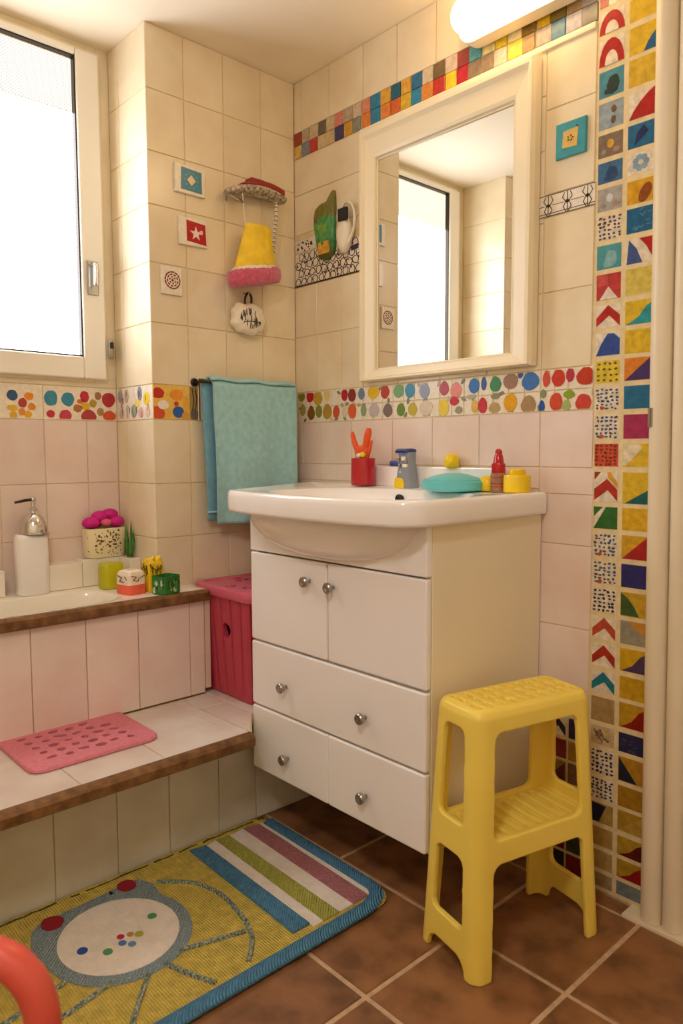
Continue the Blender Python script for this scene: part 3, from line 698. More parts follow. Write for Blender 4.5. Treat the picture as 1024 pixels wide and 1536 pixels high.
SX, SZ = .437, .315        # front of the step, height of the step
step = thing('tiled_step', 'low pale tiled step with brown wooden-look edge in front of the tub', 'step', (.2, -.7, 0))
bm = BM(); OUTL = [(.002, -1.6), (SX-.01, -1.6), (SX-.01, -.494), (.316, -.4165), (.316, -.003), (.002, -.003)]
poly(bm, PF, OUTL, '#ffffff', SZ-.032, SZ-.003); bm.faces.new([bm.verts.new((x, y, SZ-.032)) for x, y in reversed(OUTL)])
sx = [.095, .195, SX-.022]
tiles(bm, PF, [(a, b, c, d) for a, b, c, d in grid_rects([.098, .20, SX-.018], [-1.6, -1.31, -1.115, -.919, -.725, -.53, -.498])], base=SZ-.005, th=.005, mi=1, tone=.06)
tiles(bm, PF, grid_rects([.012, .15, .3157], [-.4145, -.20, -.006]), base=SZ-.005, th=.005, mi=1, tone=.06)
tiles(bm, PF, [(.098, .20, -.497, -.4165)], base=SZ-.005, th=.005, mi=1, tone=.06)
poly(bm, PF, [(.2013, -.4955), (.4190, -.4945), (.3158, -.4168), (.2013, -.4168)], '#f8f4f2', SZ-.005, SZ, mi=1)
setcol(bm, [f for f in bm.faces if f.material_index == 0], '#ffffff')
obj('step_top', bm, ['grout', 'tile_step'], step)
bm = BM(); rings = []
for y in (-1.6, -.494):
    rings.append([(SX-.018, y, SZ-.034), (SX-.002, y, SZ-.034), (SX+.004, y, SZ-.029), (SX+.005, y, SZ-.010), (SX-.001, y, SZ-.0035), (SX-.006, y, SZ), (SX-.018, y, SZ)])
loft(bm, rings); obj('edge_trim', bm, 'stone_trim', step)
bm = BM(); box(bm, .22, .279, -1.6, -.003, .0, SZ-.032)
def PRI(u, v, d=0): return (.281+d, u, v)
tiles(bm, PRI, grid_rects([-1.6, -1.52, -1.37, -1.22, -1.075, -.929, -.78, -.643, -.499, -.38, -.24, -.10, -.004], [.002, SZ-.034]), base=-.002, th=.004, mi=1, tone=.05)
setcol(bm, [f for f in bm.faces if f.material_index == 0], '#ffffff')
obj('riser', bm, ['grout', 'tile_grey'], step)

# ================================================================= VANITY
VX0, VX1, VY = .318, .915, -.414
van = thing('vanity_cabinet', 'white lacquered wall-hung vanity cabinet with doors and drawers under the basin', 'cabinet', ((VX0+VX1)/2, -.2, .165))
bm = BM()
box(bm, VX0+.002, VX0+.018, VY+.018, -.004, .172, .848); box(bm, VX0+.018, VX1-.018, -.02, -.004, .172, .848)
box(bm, VX0+.018, VX1-.018, VY+.018, -.02, .172, .19); box(bm, VX0+.018, VX1-.018, VY+.018, -.02, .505, .52)
obj('carcass', bm, 'white_lacquer', van)
bm = BM(); box(bm, VX1-.018, VX1, VY+.019, -.004, .165, .852); obj('side_panel', bm, 'cream_lacquer', van, bevel=.0015, label='cream side panel')
# upper fascia with the bulging bowl of the basin behind it
bm = BM(); rbox(bm, VX0, VX1, VY, VY+.018, .7485, .85, .002, 2, .002)
obj('fascia', bm, 'white_lacquer', van)
def front(name, x0, x1, z0, z1, mt='white_lacquer'):
    bm = BM(); box(bm, x0, x1, VY, VY+.018, z0, z1)
    return obj(name, bm, mt, van, bevel=.005)
def knob(parent, x, z):
    bm = BM(); lathe(bm, [(.0045, .0), (.0045, -.010), (.009, -.012), (.0125, -.015), (.0125, -.022), (.0105, -.0245), (.0055, -.0245), (.004, -.0235)], (x, VY, z), 20, 'y')
    o = obj('knob', bm, 'steel', parent); smooth_by_angle(o, 30)
d1 = front('door', VX0, .613, .5165, .7445); knob(d1, .554, .696)
d2 = front('door', .6175, VX1, .5165, .7445); knob(d2, .638, .693)
d3 = front('drawer', VX0, VX1, .345, .5115); knob(d3, .462, .420); knob(d3, .742, .418)
d4 = front('drawer', VX0, .6145, .172, .3405); knob(d4, .467, .238)
d5 = front('drawer', .6152, VX1, .172, .3405); knob(d5, .744, .239)

# ================================================================= BASIN
BZ = .905
basin = thing('washbasin', 'white porcelain washbasin with broad rounded rim on top of the vanity', 'washbasin', (.63, -.25, .852))
bc = (.615, -.275)
OUT = [(.075, -.004), (.928, -.004)]
OUT += [(.928+.012*t, -.004-.40*t) for t in (.25, .5, .75, 1)]
OUT += [(.938, -.440), (.930, -.465), (.912, -.484), (.885, -.496), (.80, -.512), (.72, -.520), (.63, -.524), (.54, -.522), (.45, -.514), (.38, -.503), (.328, -.488), (.300, -.466), (.285, -.436), (.264, -.385), (.225, -.30), (.175, -.21), (.12, -.10)]
def ray_out(a, shrink=0.):
    c, s = math.cos(a), math.sin(a); best = None; n = len(OUT)
    for i in range(n):
        x0, y0 = OUT[i][0]-bc[0], OUT[i][1]-bc[1]; x1, y1 = OUT[(i+1) % n][0]-bc[0], OUT[(i+1) % n][1]-bc[1]
        dx, dy = x1-x0, y1-y0; den = c*dy - s*dx
        if abs(den) < 1e-9: continue
        t = (x0*dy - y0*dx)/den; u = (x0*s - y0*c)/den
        if t > 0 and -1e-6 <= u <= 1+1e-6 and (best is None or t < best): best = t
    k = max(best-shrink, .01)
    return (bc[0]+c*k, min(bc[1]+s*k, -.004-shrink*.0))
NB = 160
AB = [2*PI*i/NB for i in range(NB)]
for q in OUT[:2]:
    t = math.atan2(q[1]-bc[1], q[0]-bc[0]) % (2*PI); k = min(range(NB), key=lambda i: abs(AB[i]-t)); AB[k] = t
def bell(a, rx, ry, p=2.6):
    c, s = math.cos(a), math.sin(a); k = (abs(c)**p+abs(s)**p)**(-1/p); return (bc[0]+rx*c*k, bc[1]-.012+ry*s*k)
rings = []
for sh, z in ((.035, .8525), (.006, .8525), (.0015, .855), (0, .861), (0, .892), (.0015, .900), (.005, .9045), (.012, .9055), (.020, .905), (.028, .9025)):
    rings.append([ray_out(a, sh)+(z,) for a in AB])
for rx, ry, z in ((.268, .195, .9015), (.262, .190, .9005), (.254, .182, .896), (.235, .165, .875), (.205, .142, .84), (.16, .11, .80), (.09, .06, .775), (.024, .024, .771)):
    rings.append([bell(a, rx, ry, 2.6 if rx > .05 else 2)+(z,) for a in AB])
bm = BM(); loft(bm, rings, cap0=False, cap1=True); o = obj('bowl', bm, 'porcelain', basin, smooth=True); smooth_by_angle(o, 50)
# bulge of the bowl showing through the fascia
bm = BM(); rings = []
for k in range(9):
    t = k/8; z = .853 - .098*math.sin(t*PI/2); w = .285*math.cos(t*PI/2)**.8 + .001; dp = .062*math.cos(t*PI/2)**.75+.001
    rings.append([(bc[0]-.01+w*math.cos(PI+PI*i/24), VY+.006+dp*math.sin(PI+PI*i/24)**1.0, z) for i in range(25)])
loft(bm, rings, cap0=True, cap1=True, closed=True); o = obj('underside', bm, 'porcelain', basin, smooth=True); smooth_by_angle(o, 60)
bm = BM(); rbox(bm, .335, .80, -.026, -.004, .903, .9585, .004, 3, .003); obj('upstand', bm, 'porcelain', basin, smooth=False)
bm = BM(); lathe(bm, [(.0125, .004), (.014, .0), (.014, -.003), (.0112, -.0045), (.009, -.003)], (.571, -.1225, .876), 24, 'y')
o = obj('overflow_ring', bm, 'plug_dark', basin); smooth_by_angle(o)
bm = BM(); lathe(bm, [(.023, .0), (.021, .003), (.012, .004), (.003, .006)], (bc[0], bc[1]-.012, .7712), 24); o = obj('drain_plug', bm, 'chrome', basin); smooth_by_angle(o)

# tap
tp = thing('faucet', 'grey faucet with blue lever and yellow foot patch at the back of the basin', 'faucet', (.53, -.048, BZ-.004))
bm = BM(); rings = []
for z, w, d in ((.899, .060, .044), (.903, .061, .045), (.93, .055, .042), (.955, .047, .038), (.975, .043, .036), (.992, .045, .037), (.998, .044, .036)):
    rings.append([(.529+p[0]-(.999-z)*.03*0, -.048+p[1], z) for p in rrect(w, d, min(w, d)*.36, 5)])
loft(bm, rings); o = obj('body', bm, 'grey_plastic', tp); smooth_by_angle(o)
bm = BM(); rings = []
for y, z0, z1, w in ((-.030, .997, 1.006, .040), (-.045, .996, 1.008, .045), (-.066, .995, 1.007, .044), (-.073, .995, 1.003, .036)):
    rings.append([(.526+p[0], y, (z0+z1)/2+p[1]) for p in rrect(w, z1-z0, .005, 3)])
loft(bm, rings); o = obj('lever', bm, 'blue_plastic', tp); smooth_by_angle(o)
bm = BM()
for k, (u, v, w, h, c) in enumerate(((.516, .978, .009, .012, 0), (.534, .981, .013, .011, 1), (.520, .962, .008, .009, 0), (.539, .962, .015, .009, 1), (.524, .945, .006, .006, 1), (.543, .972, .008, .007, 0))):
    rbox(bm, u-w/2, u+w/2, -.0715, -.064, v-h/2, v+h/2, .002, 2, .0015, mi=c)
o = obj('fittings', bm, ['steel', 'clear_white'], tp)
bm = BM(); rings = []
for y in (-.0725, -.066): rings.append([(.502+u, y, .9025+v) for u, v in [(0, 0), (.036, 0), (.037, .012), (.034, .022), (.026, .027), (.003, .027)]])
loft(bm, rings); obj('foot_patch', bm, 'yellow_gloss', tp, bevel=.0015)
bm = BM(); rbox(bm, .437, .49, -.0255, -.005, .9585, .974, .009, 4, .004); o = obj('soap_bar', bm, 'blue_plastic', loc=(.46, -.015, .9585)); smooth_by_angle(o, 50)
tag(o, 'dark blue oval soap bar on the basin upstand left of the faucet', 'soap')

# red cup with orange tools
cup = thing('tumbler', 'glossy red tumbler holding orange tools on the left of the basin', 'cup', (.374, -.062, BZ))
cc = (.374, -.062)
bm = BM(); lathe(bm, [(.031, .0), (.034, .002), (.0345, .008), (.034, .074), (.0335, .0765), (.031, .0765), (.0305, .07), (.03, .006)], cc+(BZ,), 32); o = obj('cup_body', bm, 'red_gloss', cup); smooth_by_angle(o, 40)
tool = thing('nail_scissors', 'orange plastic handled scissors standing up in the red tumbler', 'scissors', (cc[0], cc[1], BZ+.01))
bm = BM(); rings = []
for z, w, d in ((BZ+.012, .030, .010), (BZ+.074, .044, .018), (BZ+.09, .050, .020), (BZ+.105, .052, .018), (BZ+.112, .046, .012)):
    rings.append([(cc[0]-.003+p[0], cc[1]+p[1], z) for p in rrect(w, d, d*.4, 4)])
loft(bm, rings); o = obj('grip', bm, 'orange_plastic', tool); smooth_by_angle(o)
for nm, pts, r in (('handle', [(cc[0]-.016, cc[1], BZ+.09), (cc[0]-.028, cc[1]-.004, BZ+.115), (cc[0]-.038, cc[1]-.004, BZ+.14), (cc[0]-.041, cc[1]-.002, BZ+.15)], [.009, .008, .0065, .004]),
                   ('handle', [(cc[0]+.008, cc[1], BZ+.095), (cc[0]+.017, cc[1]-.004, BZ+.12), (cc[0]+.026, cc[1]-.006, BZ+.145), (cc[0]+.029, cc[1]-.006, BZ+.16)], [.010, .010, .010, .006]),
                   ('handle', [(cc[0]+.016, cc[1]+.002, BZ+.085), (cc[0]+.026, cc[1], BZ+.105), (cc[0]+.035, cc[1], BZ+.126)], [.007, .006, .0025])):
    bm = BM(); q = smooth_path(pts, 5); n = len(q); rr = [r[min(int(i/(n-1)*(len(r)-1)+.0001), len(r)-2)]*(1-((i/(n-1)*(len(r)-1)) % 1 if i < n-1 else 1))+r[min(int(i/(n-1)*(len(r)-1)+.0001)+1, len(r)-1)]*((i/(n-1)*(len(r)-1)) % 1 if i < n-1 else 1) for i in range(n)]
    tube(bm, q, rr, 12); obj(nm, bm, 'orange_plastic', tool, smooth=True)
bm = BM(); sphere(bm, (cc[0]+.012, cc[1]-.014, BZ+.085), .009, 1, .8, 1); sphere(bm, (cc[0]-.002, cc[1]-.016, BZ+.083), .007, 1.2, .8, 1.1, mi=1); obj('cap', bm, ['yellow_cloth', 'clear_white'], tool, smooth=True)

# soap dish, balls, bottle, jar
dish = thing('soap_dish', 'round turquoise soap dish with a domed lid on the basin', 'soap dish', (.722, -.092, BZ))
bm = BM(); lathe(bm, [(.055, -.002), (.070, .0), (.076, .0025), (.078, .007), (.0785, .021), (.0745, .0235)], (.722, -.092, BZ), 48); o = obj('base', bm, 'teal_plastic', dish); smooth_by_angle(o, 50)
bm = BM(); lathe(bm, [(.0745, .0235), (.071, .0265), (.055, .033), (.036, .0385), (.018, .0415), (.004, .042)], (.722, -.092, BZ), 48); o = obj('lid', bm, 'teal_plastic', dish, smooth=True)
def dome(name, c, r, h, label, cat, tilt=0):
    bm = BM(); lathe(bm, [(r*.9, 0), (r, h*.06), (r, h*.5), (r*.9, h*.76), (r*.65, h*.93), (r*.3, h*.99), (.001, h)], c, 28); o = obj(name, bm, 'yellow_gloss', loc=c, smooth=True); smooth_by_angle(o, 60); return tag(o, label, cat)
dome('bottle_cap', (.662, -.0275+.002, .9585), .0195, .036, 'yellow domed bottle cap on the upstand behind the turquoise soap dish', 'cap')
dome('toy_ball', (.800, -.06, BZ), .0195, .036, 'yellow round-topped bath toy between soap dish and red bottle', 'toy')
bt = thing('small_bottle', 'small clear amber bottle with a tall red cap on the basin', 'bottle', (.833, -.062, BZ))
bc2 = (.833, -.062, BZ)
bm = BM(); lathe(bm, [(.017, .0), (.0185, .002), (.0185, .041), (.017, .043)], bc2, 24); o = obj('bottle_body', bm, 'amber_liquid', bt); smooth_by_angle(o)
bm = BM()
for z in (.010, .017, .033): lathe(bm, [(.0187, z), (.019, z+.001), (.0187, z+.0025)], bc2, 24)
obj('label_band', bm, 'red_gloss', bt)
bm = BM(); lathe(bm, [(.0165, .043), (.0165, .064), (.0145, .066), (.013, .068), (.0105, .082), (.0085, .088), (.008, .096), (.0055, .0985), (.004, .1005)], bc2, 24); o = obj('cap', bm, 'red_gloss', bt); smooth_by_angle(o)
jr = thing('cream_jar', 'yellow plastic jar with a narrower flat lid at the right end of the basin', 'jar', (.891, -.07, BZ))
jc = (.891, -.07, BZ)
bm = BM(); lathe(bm, [(.029, .0), (.031, .002), (.031, .036), (.029, .040), (.018, .041)], jc, 32); o = obj('jar_body', bm, 'yellow_gloss', jr); smooth_by_angle(o)
bm = BM(); lathe(bm, [(.0175, .040), (.0185, .042), (.0185, .052), (.017, .054), (.004, .0545)], jc, 28); o = obj('lid', bm, 'yellow_gloss', jr); smooth_by_angle(o)

# ================================================================= MIRROR AND LAMP
mir = thing('mirror', 'rectangular mirror in a wide cream frame above the basin', 'mirror', (.60, 0, 1.2))
MX0, MX1, MZ0, MZ1 = .328, .893, 1.199, 1.888
GX0, GX1, GZm0, GZm1 = .383, .832, 1.232, 1.806
bm = BM(); prof = [(0, .0005), (0, .022), (.08, .034), (.20, .034), (.32, .026), (.85, .022), (.95, .019), (1, .010), (1, .0005)]
vr = []
for (x, z), (gx, gz) in (((MX0, MZ0), (GX0, GZm0)), ((MX1, MZ0), (GX1, GZm0)), ((MX1, MZ1), (GX1, GZm1)), ((MX0, MZ1), (GX0, GZm1))):
    vr.append([bm.verts.new((x+(gx-x)*t, -d-.002, z+(gz-z)*t)) for t, d in prof])
for i in range(4):
    a, b = vr[i], vr[(i+1) % 4]
    for j in range(len(prof)-1): bm.faces.new((a[j], b[j], b[j+1], a[j+1]))
obj('frame', bm, 'cream_frame', mir)
bm = BM(); box(bm, GX0-.004, GX1+.004, -.013, -.004, GZm0-.004, GZm1+.004); obj('mirror_glass', bm, 'glass_mirror', mir)
bm = BM()
frame_y = [(GX0-.001, GX0+.0035), (GX1-.0035, GX1+.001)]
for a, b in frame_y: box(bm, a, b, -.0155, -.012, GZm0, GZm1)
for a, b in ((GZm0-.001, GZm0+.0025), (GZm1-.003, GZm1+.001)): box(bm, GX0, GX1, -.0155, -.012, a, b)
obj('inner_bead', bm, 'cream_frame', mir)

lamp = thing('wall_lamp', 'glowing capsule-shaped wall lamp above the mirror', 'lamp', (.85, 0, 2.01))
LX0, LX1, LZ, LR = .735, .985, 2.018, .041
bm = BM(); rings = []
for k in range(9):
    a = PI/2*k/8; rings.append([(LX0-LR*math.cos(a)*1.05, -.068+LR*math.sin(a)*math.cos(2*PI*i/28)+0, LZ+LR*math.sin(a)*math.sin(2*PI*i/28)) for i in range(28)] if k else [(LX0-LR*1.05, -.068+.001*math.cos(2*PI*i/28), LZ+.001*math.sin(2*PI*i/28)) for i in range(28)])
for k in range(9):
    a = PI/2*k/8; rr = max(LR*math.cos(a), .001); rings.append([(LX1+LR*math.sin(a)*1.05, -.068+rr*math.cos(2*PI*i/28), LZ+rr*math.sin(2*PI*i/28)) for i in range(28)])
loft(bm, rings); obj('lamp_shade', bm, 'lamp_glass', lamp, smooth=True)
bm = BM(); rings = []
for y, g in ((-.0085, .002), (-.03, .004), (-.045, .002)): rings.append([(p[0], y, p[1]) for p in rrect(LX1-LX0+2*LR+.014+g, 2*LR+.012+g, LR+.004, 8, (LX0+LX1)/2, LZ)])
loft(bm, rings); o = obj('back_plate', bm, 'lamp_base', lamp); smooth_by_angle(o)

# ================================================================= WALL PLAQUES
def plaque(P, u0, u1, v0, v1, label, tilt=0., draw=None, rim='#efe6d2'):
    cu, cv = (u0+u1)/2, (v0+v1)/2
    def PP(u, v, d=0):
        du, dv = u-cu, v-cv; return P(cu+du*math.cos(tilt)-dv*math.sin(tilt), cv+du*math.sin(tilt)+dv*math.cos(tilt), d)
    bm = BM(); tiles(bm, PP, [(u0, u1, v0, v1)], base=.0005, th=.0075, gap=0, bev=.0015, colr=rim)
    draw(bm, PP, u0, u1, v0, v1)
    o = obj('wall_plaque', bm, 'ceramic_paint', loc=PP(cu, cv, 0)); tag(o, label, 'wall tile', 'decorative tiles on the walls')
D0, D1 = .007, .0088
def dr_blue(bm, P, u0, u1, v0, v1):
    poly(bm, P, [(u0+.018, v0+.010), (u1-.012, v0+.008), (u1-.013, v1-.012), (u0+.020, v1-.008)], '#3f86a0', D0, D1)
    c = ((u0+u1)/2+.003, (v0+v1)/2-.001); poly(bm, P, [(c[0]-.014, c[1]), (c[0], c[1]-.014), (c[0]+.014, c[1]), (c[0], c[1]+.015)], '#ecd8ac', D0, D1+.0006)
    for a in range(10): poly(bm, P, ell(c[0]+.021*math.cos(a*.63), c[1]+.021*math.sin(a*.63), .0022, .0022, 6), '#7fb0b8', D0, D1+.0004)
def dr_red(bm, P, u0, u1, v0, v1):
    poly(bm, P, [(u0+.024, v0+.012), (u1-.004, v0+.006), (u1-.006, v1-.014), (u0+.024, v1-.008)], '#b8141e', D0, D1)
    c = ((u0+u1)/2+.008, (v0+v1)/2-.004); pts = []
    for k in range(10):
        r = .021 if k % 2 == 0 else .008; a = PI/2+k*PI/5; pts.append((c[0]+r*math.cos(a), c[1]+r*math.sin(a)))
    poly(bm, P, pts, '#f0dcd0', D0, D1+.0006); poly(bm, P, ell(c[0]+.017, c[1]+.006, .006, .006, 8, 0, .2), '#e8c4b8', D0, D1+.0008)
def dr_ros(bm, P, u0, u1, v0, v1):
    c = ((u0+u1)/2+.002, (v0+v1)/2+.001)
    for r, n in ((.023, 13), (.016, 9), (.009, 6)):
        for k in range(n):
            a = 2*PI*k/n+r*60
            for s in stroke([(c[0]+r*math.cos(a), c[1]+r*math.sin(a)), (c[0]+r*math.cos(a+.33), c[1]+r*.97*math.sin(a+.33))], .0036): poly(bm, P, s, '#8e2c2c' if k % 2 else '#6e3430', D0, D1)
    poly(bm, P, ell(c[0], c[1], .004, .004, 8), '#a03030', D0, D1)
def dr_teal(bm, P, u0, u1, v0, v1):
    poly(bm, P, [(u0+.017, v0+.020), (u1-.020, v0+.017), (u1-.018, v1-.018), (u0+.019, v1-.020)], '#d9b667', D0, D1)
    c = ((u0+u1)/2, (v0+v1)/2)
    for k in range(5): poly(bm, P, ell(c[0]+.006*math.cos(k*1.3), c[1]+.005*math.sin(k*1.3), .003, .0018, 6, k), '#4c4020', D0, D1+.0005)
    poly(bm, P, ell(c[0]+.016, c[1]+.022, .003, .002, 6), '#5c4a2c', D0, D1+.0005)
plaque(PA, -.431, -.333, 1.722, 1.800, 'cream wall plaque with a blue square and pale diamond, topmost left of the holder', 0, dr_blue)
def dr_cherry(bm, P, u0, u1, v0, v1):
    for u, v, r, c in ((.020, .088, .010, '#20182a'), (.030, .093, .009, '#b8202c'), (.014, .098, .006, '#c23038'), (.018, .030, .009, '#1c1c3c'), (.026, .022, .007, '#2c2c50'), (.016, .058, .007, '#c2a43c')):
        poly(bm, P, ell(u0+u, v0+v, r*.9, r, 12, 0, .08), c, D0, D1)
    for st in stroke([(u0+.006, v1-.006), (u0+.014, v0+.092)], .002)+stroke([(u0+.018, v0+.088), (u0+.02, v0+.045), (u0+.018, v0+.03)], .0014): poly(bm, P, st, '#2c2820', D0, D1+.0004)
    for st in stroke([(u0+.001, v0+.002), (u0+.001, v1-.002), (u1-.002, v1-.002)], .003): poly(bm, P, st, '#5c5448', D0, D1)
plaque(PA, -.366, -.318, 1.092, 1.212, 'cream tile with dark and red cherries, half hidden behind the towel', 0, dr_cherry)
plaque(PA, -.421, -.330, 1.582, 1.659, 'cream wall plaque with a red square and white star', .02, dr_red)
plaque(PA, -.480, -.4145, 1.437, 1.514, 'cream wall plaque with a dark red rosette, lowest of the left wall plaques', 0, dr_ros)
plaque(PB, .935, 1.008, 1.649, 1.724, 'turquoise framed wall plaque with a sand square right of the mirror', 0, dr_teal, '#3f9aa8')

# ================================================================= LEFT WALL : HOLDER, BRUSH, LOOFAH
hol = thing('brush_holder', 'red and speckled grey wall holder in the corner above the yellow brush', 'holder', (0, -.178, 1.755))
bm = BM(); rings = []
for k in range(21):
    t = k/20; y = -.278+.200*t; z = 1.748+.018*math.sin(PI*min(1, t*.95))**.8+.012*t
    rr = .017*(.35+.65*math.sin(PI*min(1, .12+t*.80))**.7)+.004*t; rings.append([(.036+1.7*rr*math.cos(2*PI*i/16), y, z+rr*.8*math.sin(2*PI*i/16)) for i in range(16)])
loft(bm, rings); obj('rail', bm, 'speckle', hol, smooth=True)
bm = BM(); rings = []
for k in range(15):
    t = k/14; y = -.232+.150*t; z = 1.778+.008*math.sin(PI*t)+.004*t
    w = .034*(1-.35*abs(2*t-1)**2); h = .012*min(1, .25+t*3); rings.append([(.036+w*p[0], y, z+h*p[1]) for p in rrect(1.7, 1.6, .35, 4)])
loft(bm, rings); obj('cover', bm, 'red_holder', hol, smooth=True)
bm = BM(); rbox(bm, .018, .055, -.205, -.155, 1.790, 1.801, .006, 3, .002); obj('cover_knob', bm, 'red_holder', hol)
bm = BM(); tube(bm, smooth_path([(.006, -.262, 1.735), (.04, -.279, 1.738), (.062, -.262, 1.722), (.055, -.238, 1.722), (.02, -.226, 1.74)]), .003, 8); obj('wire_loop', bm, 'steel', hol, smooth=True)
bm = BM(); box(bm, .0005, .012, -.19, -.13, 1.768, 1.782); obj('wall_bracket', bm, 'steel', hol, bevel=.002)

br = thing('bath_brush', 'yellow pleated bath brush with a white band and fluffy pink ring, hung by two cords', 'brush', (.055, -.195, 1.5))
bx, by = .055, -.192
def trap(t):  # t 0 top .. 1 bottom -> (centre y, half width, half depth, z)
    return (-.184-.014*t, .043+.025*t, .019+.021*t, 1.664-.123*t)
bm = BM(); rings = []
for k in range(17):
    t = k/16; c, w, d, z = trap(t); ring = []
    for i in range(48):
        a = 2*PI*i/48; p = 1+.035*math.cos(a*12)*(1 if k % 2 else .8)+.02*(math.sin(k*1.7+a*3))
        ring.append((bx+d*p*math.cos(a), c+w*p*math.sin(a), z+.012*math.sin(a)*t))
    rings.append(ring)
loft(bm, rings); obj('skirt', bm, 'yellow_cloth', br, smooth=True)
bm = BM(); rings = []
for k in range(5):
    t = 1+k*.03; c, w, d, z = trap(t); b = 1.05+.05*math.sin(PI*k/4); rings.append([(bx+d*b*math.cos(2*PI*i/48), c+w*b*math.sin(2*PI*i/48), z+.002+.012*math.sin(2*PI*i/48)+.002*math.sin(i*2.3)) for i in range(48)])
loft(bm, rings); obj('white_band', bm, 'white_fluff', br, smooth=True)
rr = random.Random(3)
bm = BM(); rings = []
for k in range(15):
    a0 = PI*k/14; w = .072+.020*math.sin(a0)**.7; z = 1.539-.024*(1-math.cos(a0))*.98
    rings.append([(bx+(w*.52)*math.cos(2*PI*i/72)*(1+rr.uniform(-.03, .03)), -.199+w*math.sin(2*PI*i/72)*(1+rr.uniform(-.02, .02)), z+.016*math.sin(2*PI*i/72)+rr.uniform(-.0015, .0015)) for i in range(72)])
loft(bm, rings); obj('bristle_ring', bm, 'pink_fluff', br, smooth=True)
bm = BM(); tube(bm, [(.052, -.236, 1.748), (.054, -.233, 1.70), (.055, -.228, 1.655)], .0016, 6); obj('cord', bm, 'white_fluff', br)
bm = BM(); q = smooth_path([(.05, -.112, 1.748), (.056, -.118, 1.70), (.056, -.124, 1.65), (.056, -.130, 1.60)], 8)
tube(bm, q, .0042, 8)
for k, p in enumerate(q[:-1]): 
    for dz in (0, .0025): lathe(bm, [(.0044, -.0011), (.0052, 0), (.0044, .0011)], (p.x, p.y, p.z-dz*2), 8, mi=k % 2)
obj('braided_strap', bm, ['white_fluff', 'dark'], br)

lf = thing('loofah', 'small white black-printed bath sponge hanging below the pink brush', 'sponge', (.03, -.2, 1.37))
bm = BM(); rings = []; base = []
for i in range(64):
    a = 2*PI*i/64; k = 1+.05*math.cos(a*9)+.03*math.cos(a*5+1)
    y = .060*k*abs(math.cos(a))**.75*(1 if math.cos(a) > 0 else -1); z = .046*k*abs(math.sin(a))**.8*(1 if math.sin(a) > 0 else -1)
    base.append((y, z))
for d, s in ((.004, .85), (.010, .97), (.020, 1.0), (.030, .96), (.038, .80), (.042, .5), (.043, .02)): rings.append([(d, -.200+y*s, 1.398+z*s) for y, z in base])
loft(bm, rings)
def PL(u, v, d=0):
    q = min(1., ((u+.2)/.062)**2+((v-1.398)/.048)**2); return (.0432-.030*q**2.2+d, u, v)
q = random.Random(11)
for k in range(26):
    u = -.2+q.uniform(-.048, .048); v = 1.396+q.uniform(-.030, .022)
    for s in stroke([(u, v+.010), (u+q.uniform(-.003, .003), v), (u, v-.008)], q.uniform(.0016, .003)): poly(bm, PL, s, q.choice(['#3a382c', '#54503c', '#2e3a30']), .0, .0016, mi=1)
for s in stroke([(-.228, 1.385), (-.2, 1.388), (-.172, 1.386)], .0022)+stroke([(-.228, 1.385), (-.23, 1.372)], .002): poly(bm, PL, s, '#2e2a24', 0, .0018, mi=1)
obj('sponge_body', bm, ['clear_white', 'pot_cream'], lf, smooth=True)
bm = BM(); tube(bm, smooth_path([(.022, -.212, 1.438), (.024, -.210, 1.462), (.024, -.199, 1.474), (.024, -.189, 1.462), (.022, -.189, 1.438)]), .0035, 8); obj('hanging_loop', bm, 'dark_metal', lf, smooth=True)
bm = BM(); tube(bm, [(.0, -.2, 1.476), (.028, -.2, 1.471), (.03, -.2, 1.478)], .0025, 8); o = obj('wall_hook', bm, 'steel', loc=(0, -.2, 1.474)); tag(o, 'tiny steel wall hook holding the white sponge', 'hook')

# towel rail and towel
rail = thing('towel_rail', 'thin metal towel rail under the turquoise towel', 'rail', (0, -.2, 1.205))
bm = BM(); tube(bm, [(.045, -.385, 1.200), (.045, -.055, 1.200)], .0045, 12); obj('bar', bm, 'dark_metal', rail, smooth=True)
for y in (-.378, -.062):
    bm = BM(); tube(bm, [(.0005, y, 1.200), (.045, y, 1.200)], .0045, 10); lathe(bm, [(.012, .0005), (.012, .004), (.009, .006)], (0, y, 1.2), 16, 'x'); obj('bracket', bm, 'dark_metal', rail)
tow = thing('bath_towel', 'turquoise terry towel folded over the rail beside the basin', 'towel', (.045, -.2, .8))
def towel_layer(name, y0, y1, x_of, zb, m, seed):
    q = random.Random(seed); ph = [q.uniform(0, 6) for _ in range(4)]
    bm = BM(); NU, NV = 44, 40; f = []; b = []
    for j in range(NV+1):
        v = j/NV; rowf = []; rowb = []
        for i in range(NU+1):
            u = i/NU; y = y0+(y1-y0)*u
            z = 1.2085 - v*(1.2085-zb) 
            fold = .008*math.sin(u*9+ph[0]+v*1.2)*v**.5+.0055*math.sin(u*19+ph[1]-v*2)*v+.003*math.sin(u*5-v*6+ph[2])
            z -= .004*abs(math.sin(u*7+ph[3]))*(1-v)
            x = x_of(v)+fold*(.35+.65*v)*min(1, v*5)
            yy = y+.006*v*math.sin(3*v+u*4) + (.012*v*(1-u))
            rowf.append((x+.0045, yy, z)); rowb.append((x-.0045, yy, z))
        f.append(rowf); b.append(rowb)
    rings = [fr+list(reversed(br_)) for fr, br_ in zip(f, b)]
    loft(bm, rings); return obj(name, bm, m, tow, smooth=True)
towel_layer('front_layer', -.352, -.048, lambda v: .060 if v > .03 else .047+.013*math.sqrt(max(0, v/.03)), .79, 'towel_teal', 5)
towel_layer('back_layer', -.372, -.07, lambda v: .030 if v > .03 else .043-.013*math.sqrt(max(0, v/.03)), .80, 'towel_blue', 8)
bm = BM(); rings = []
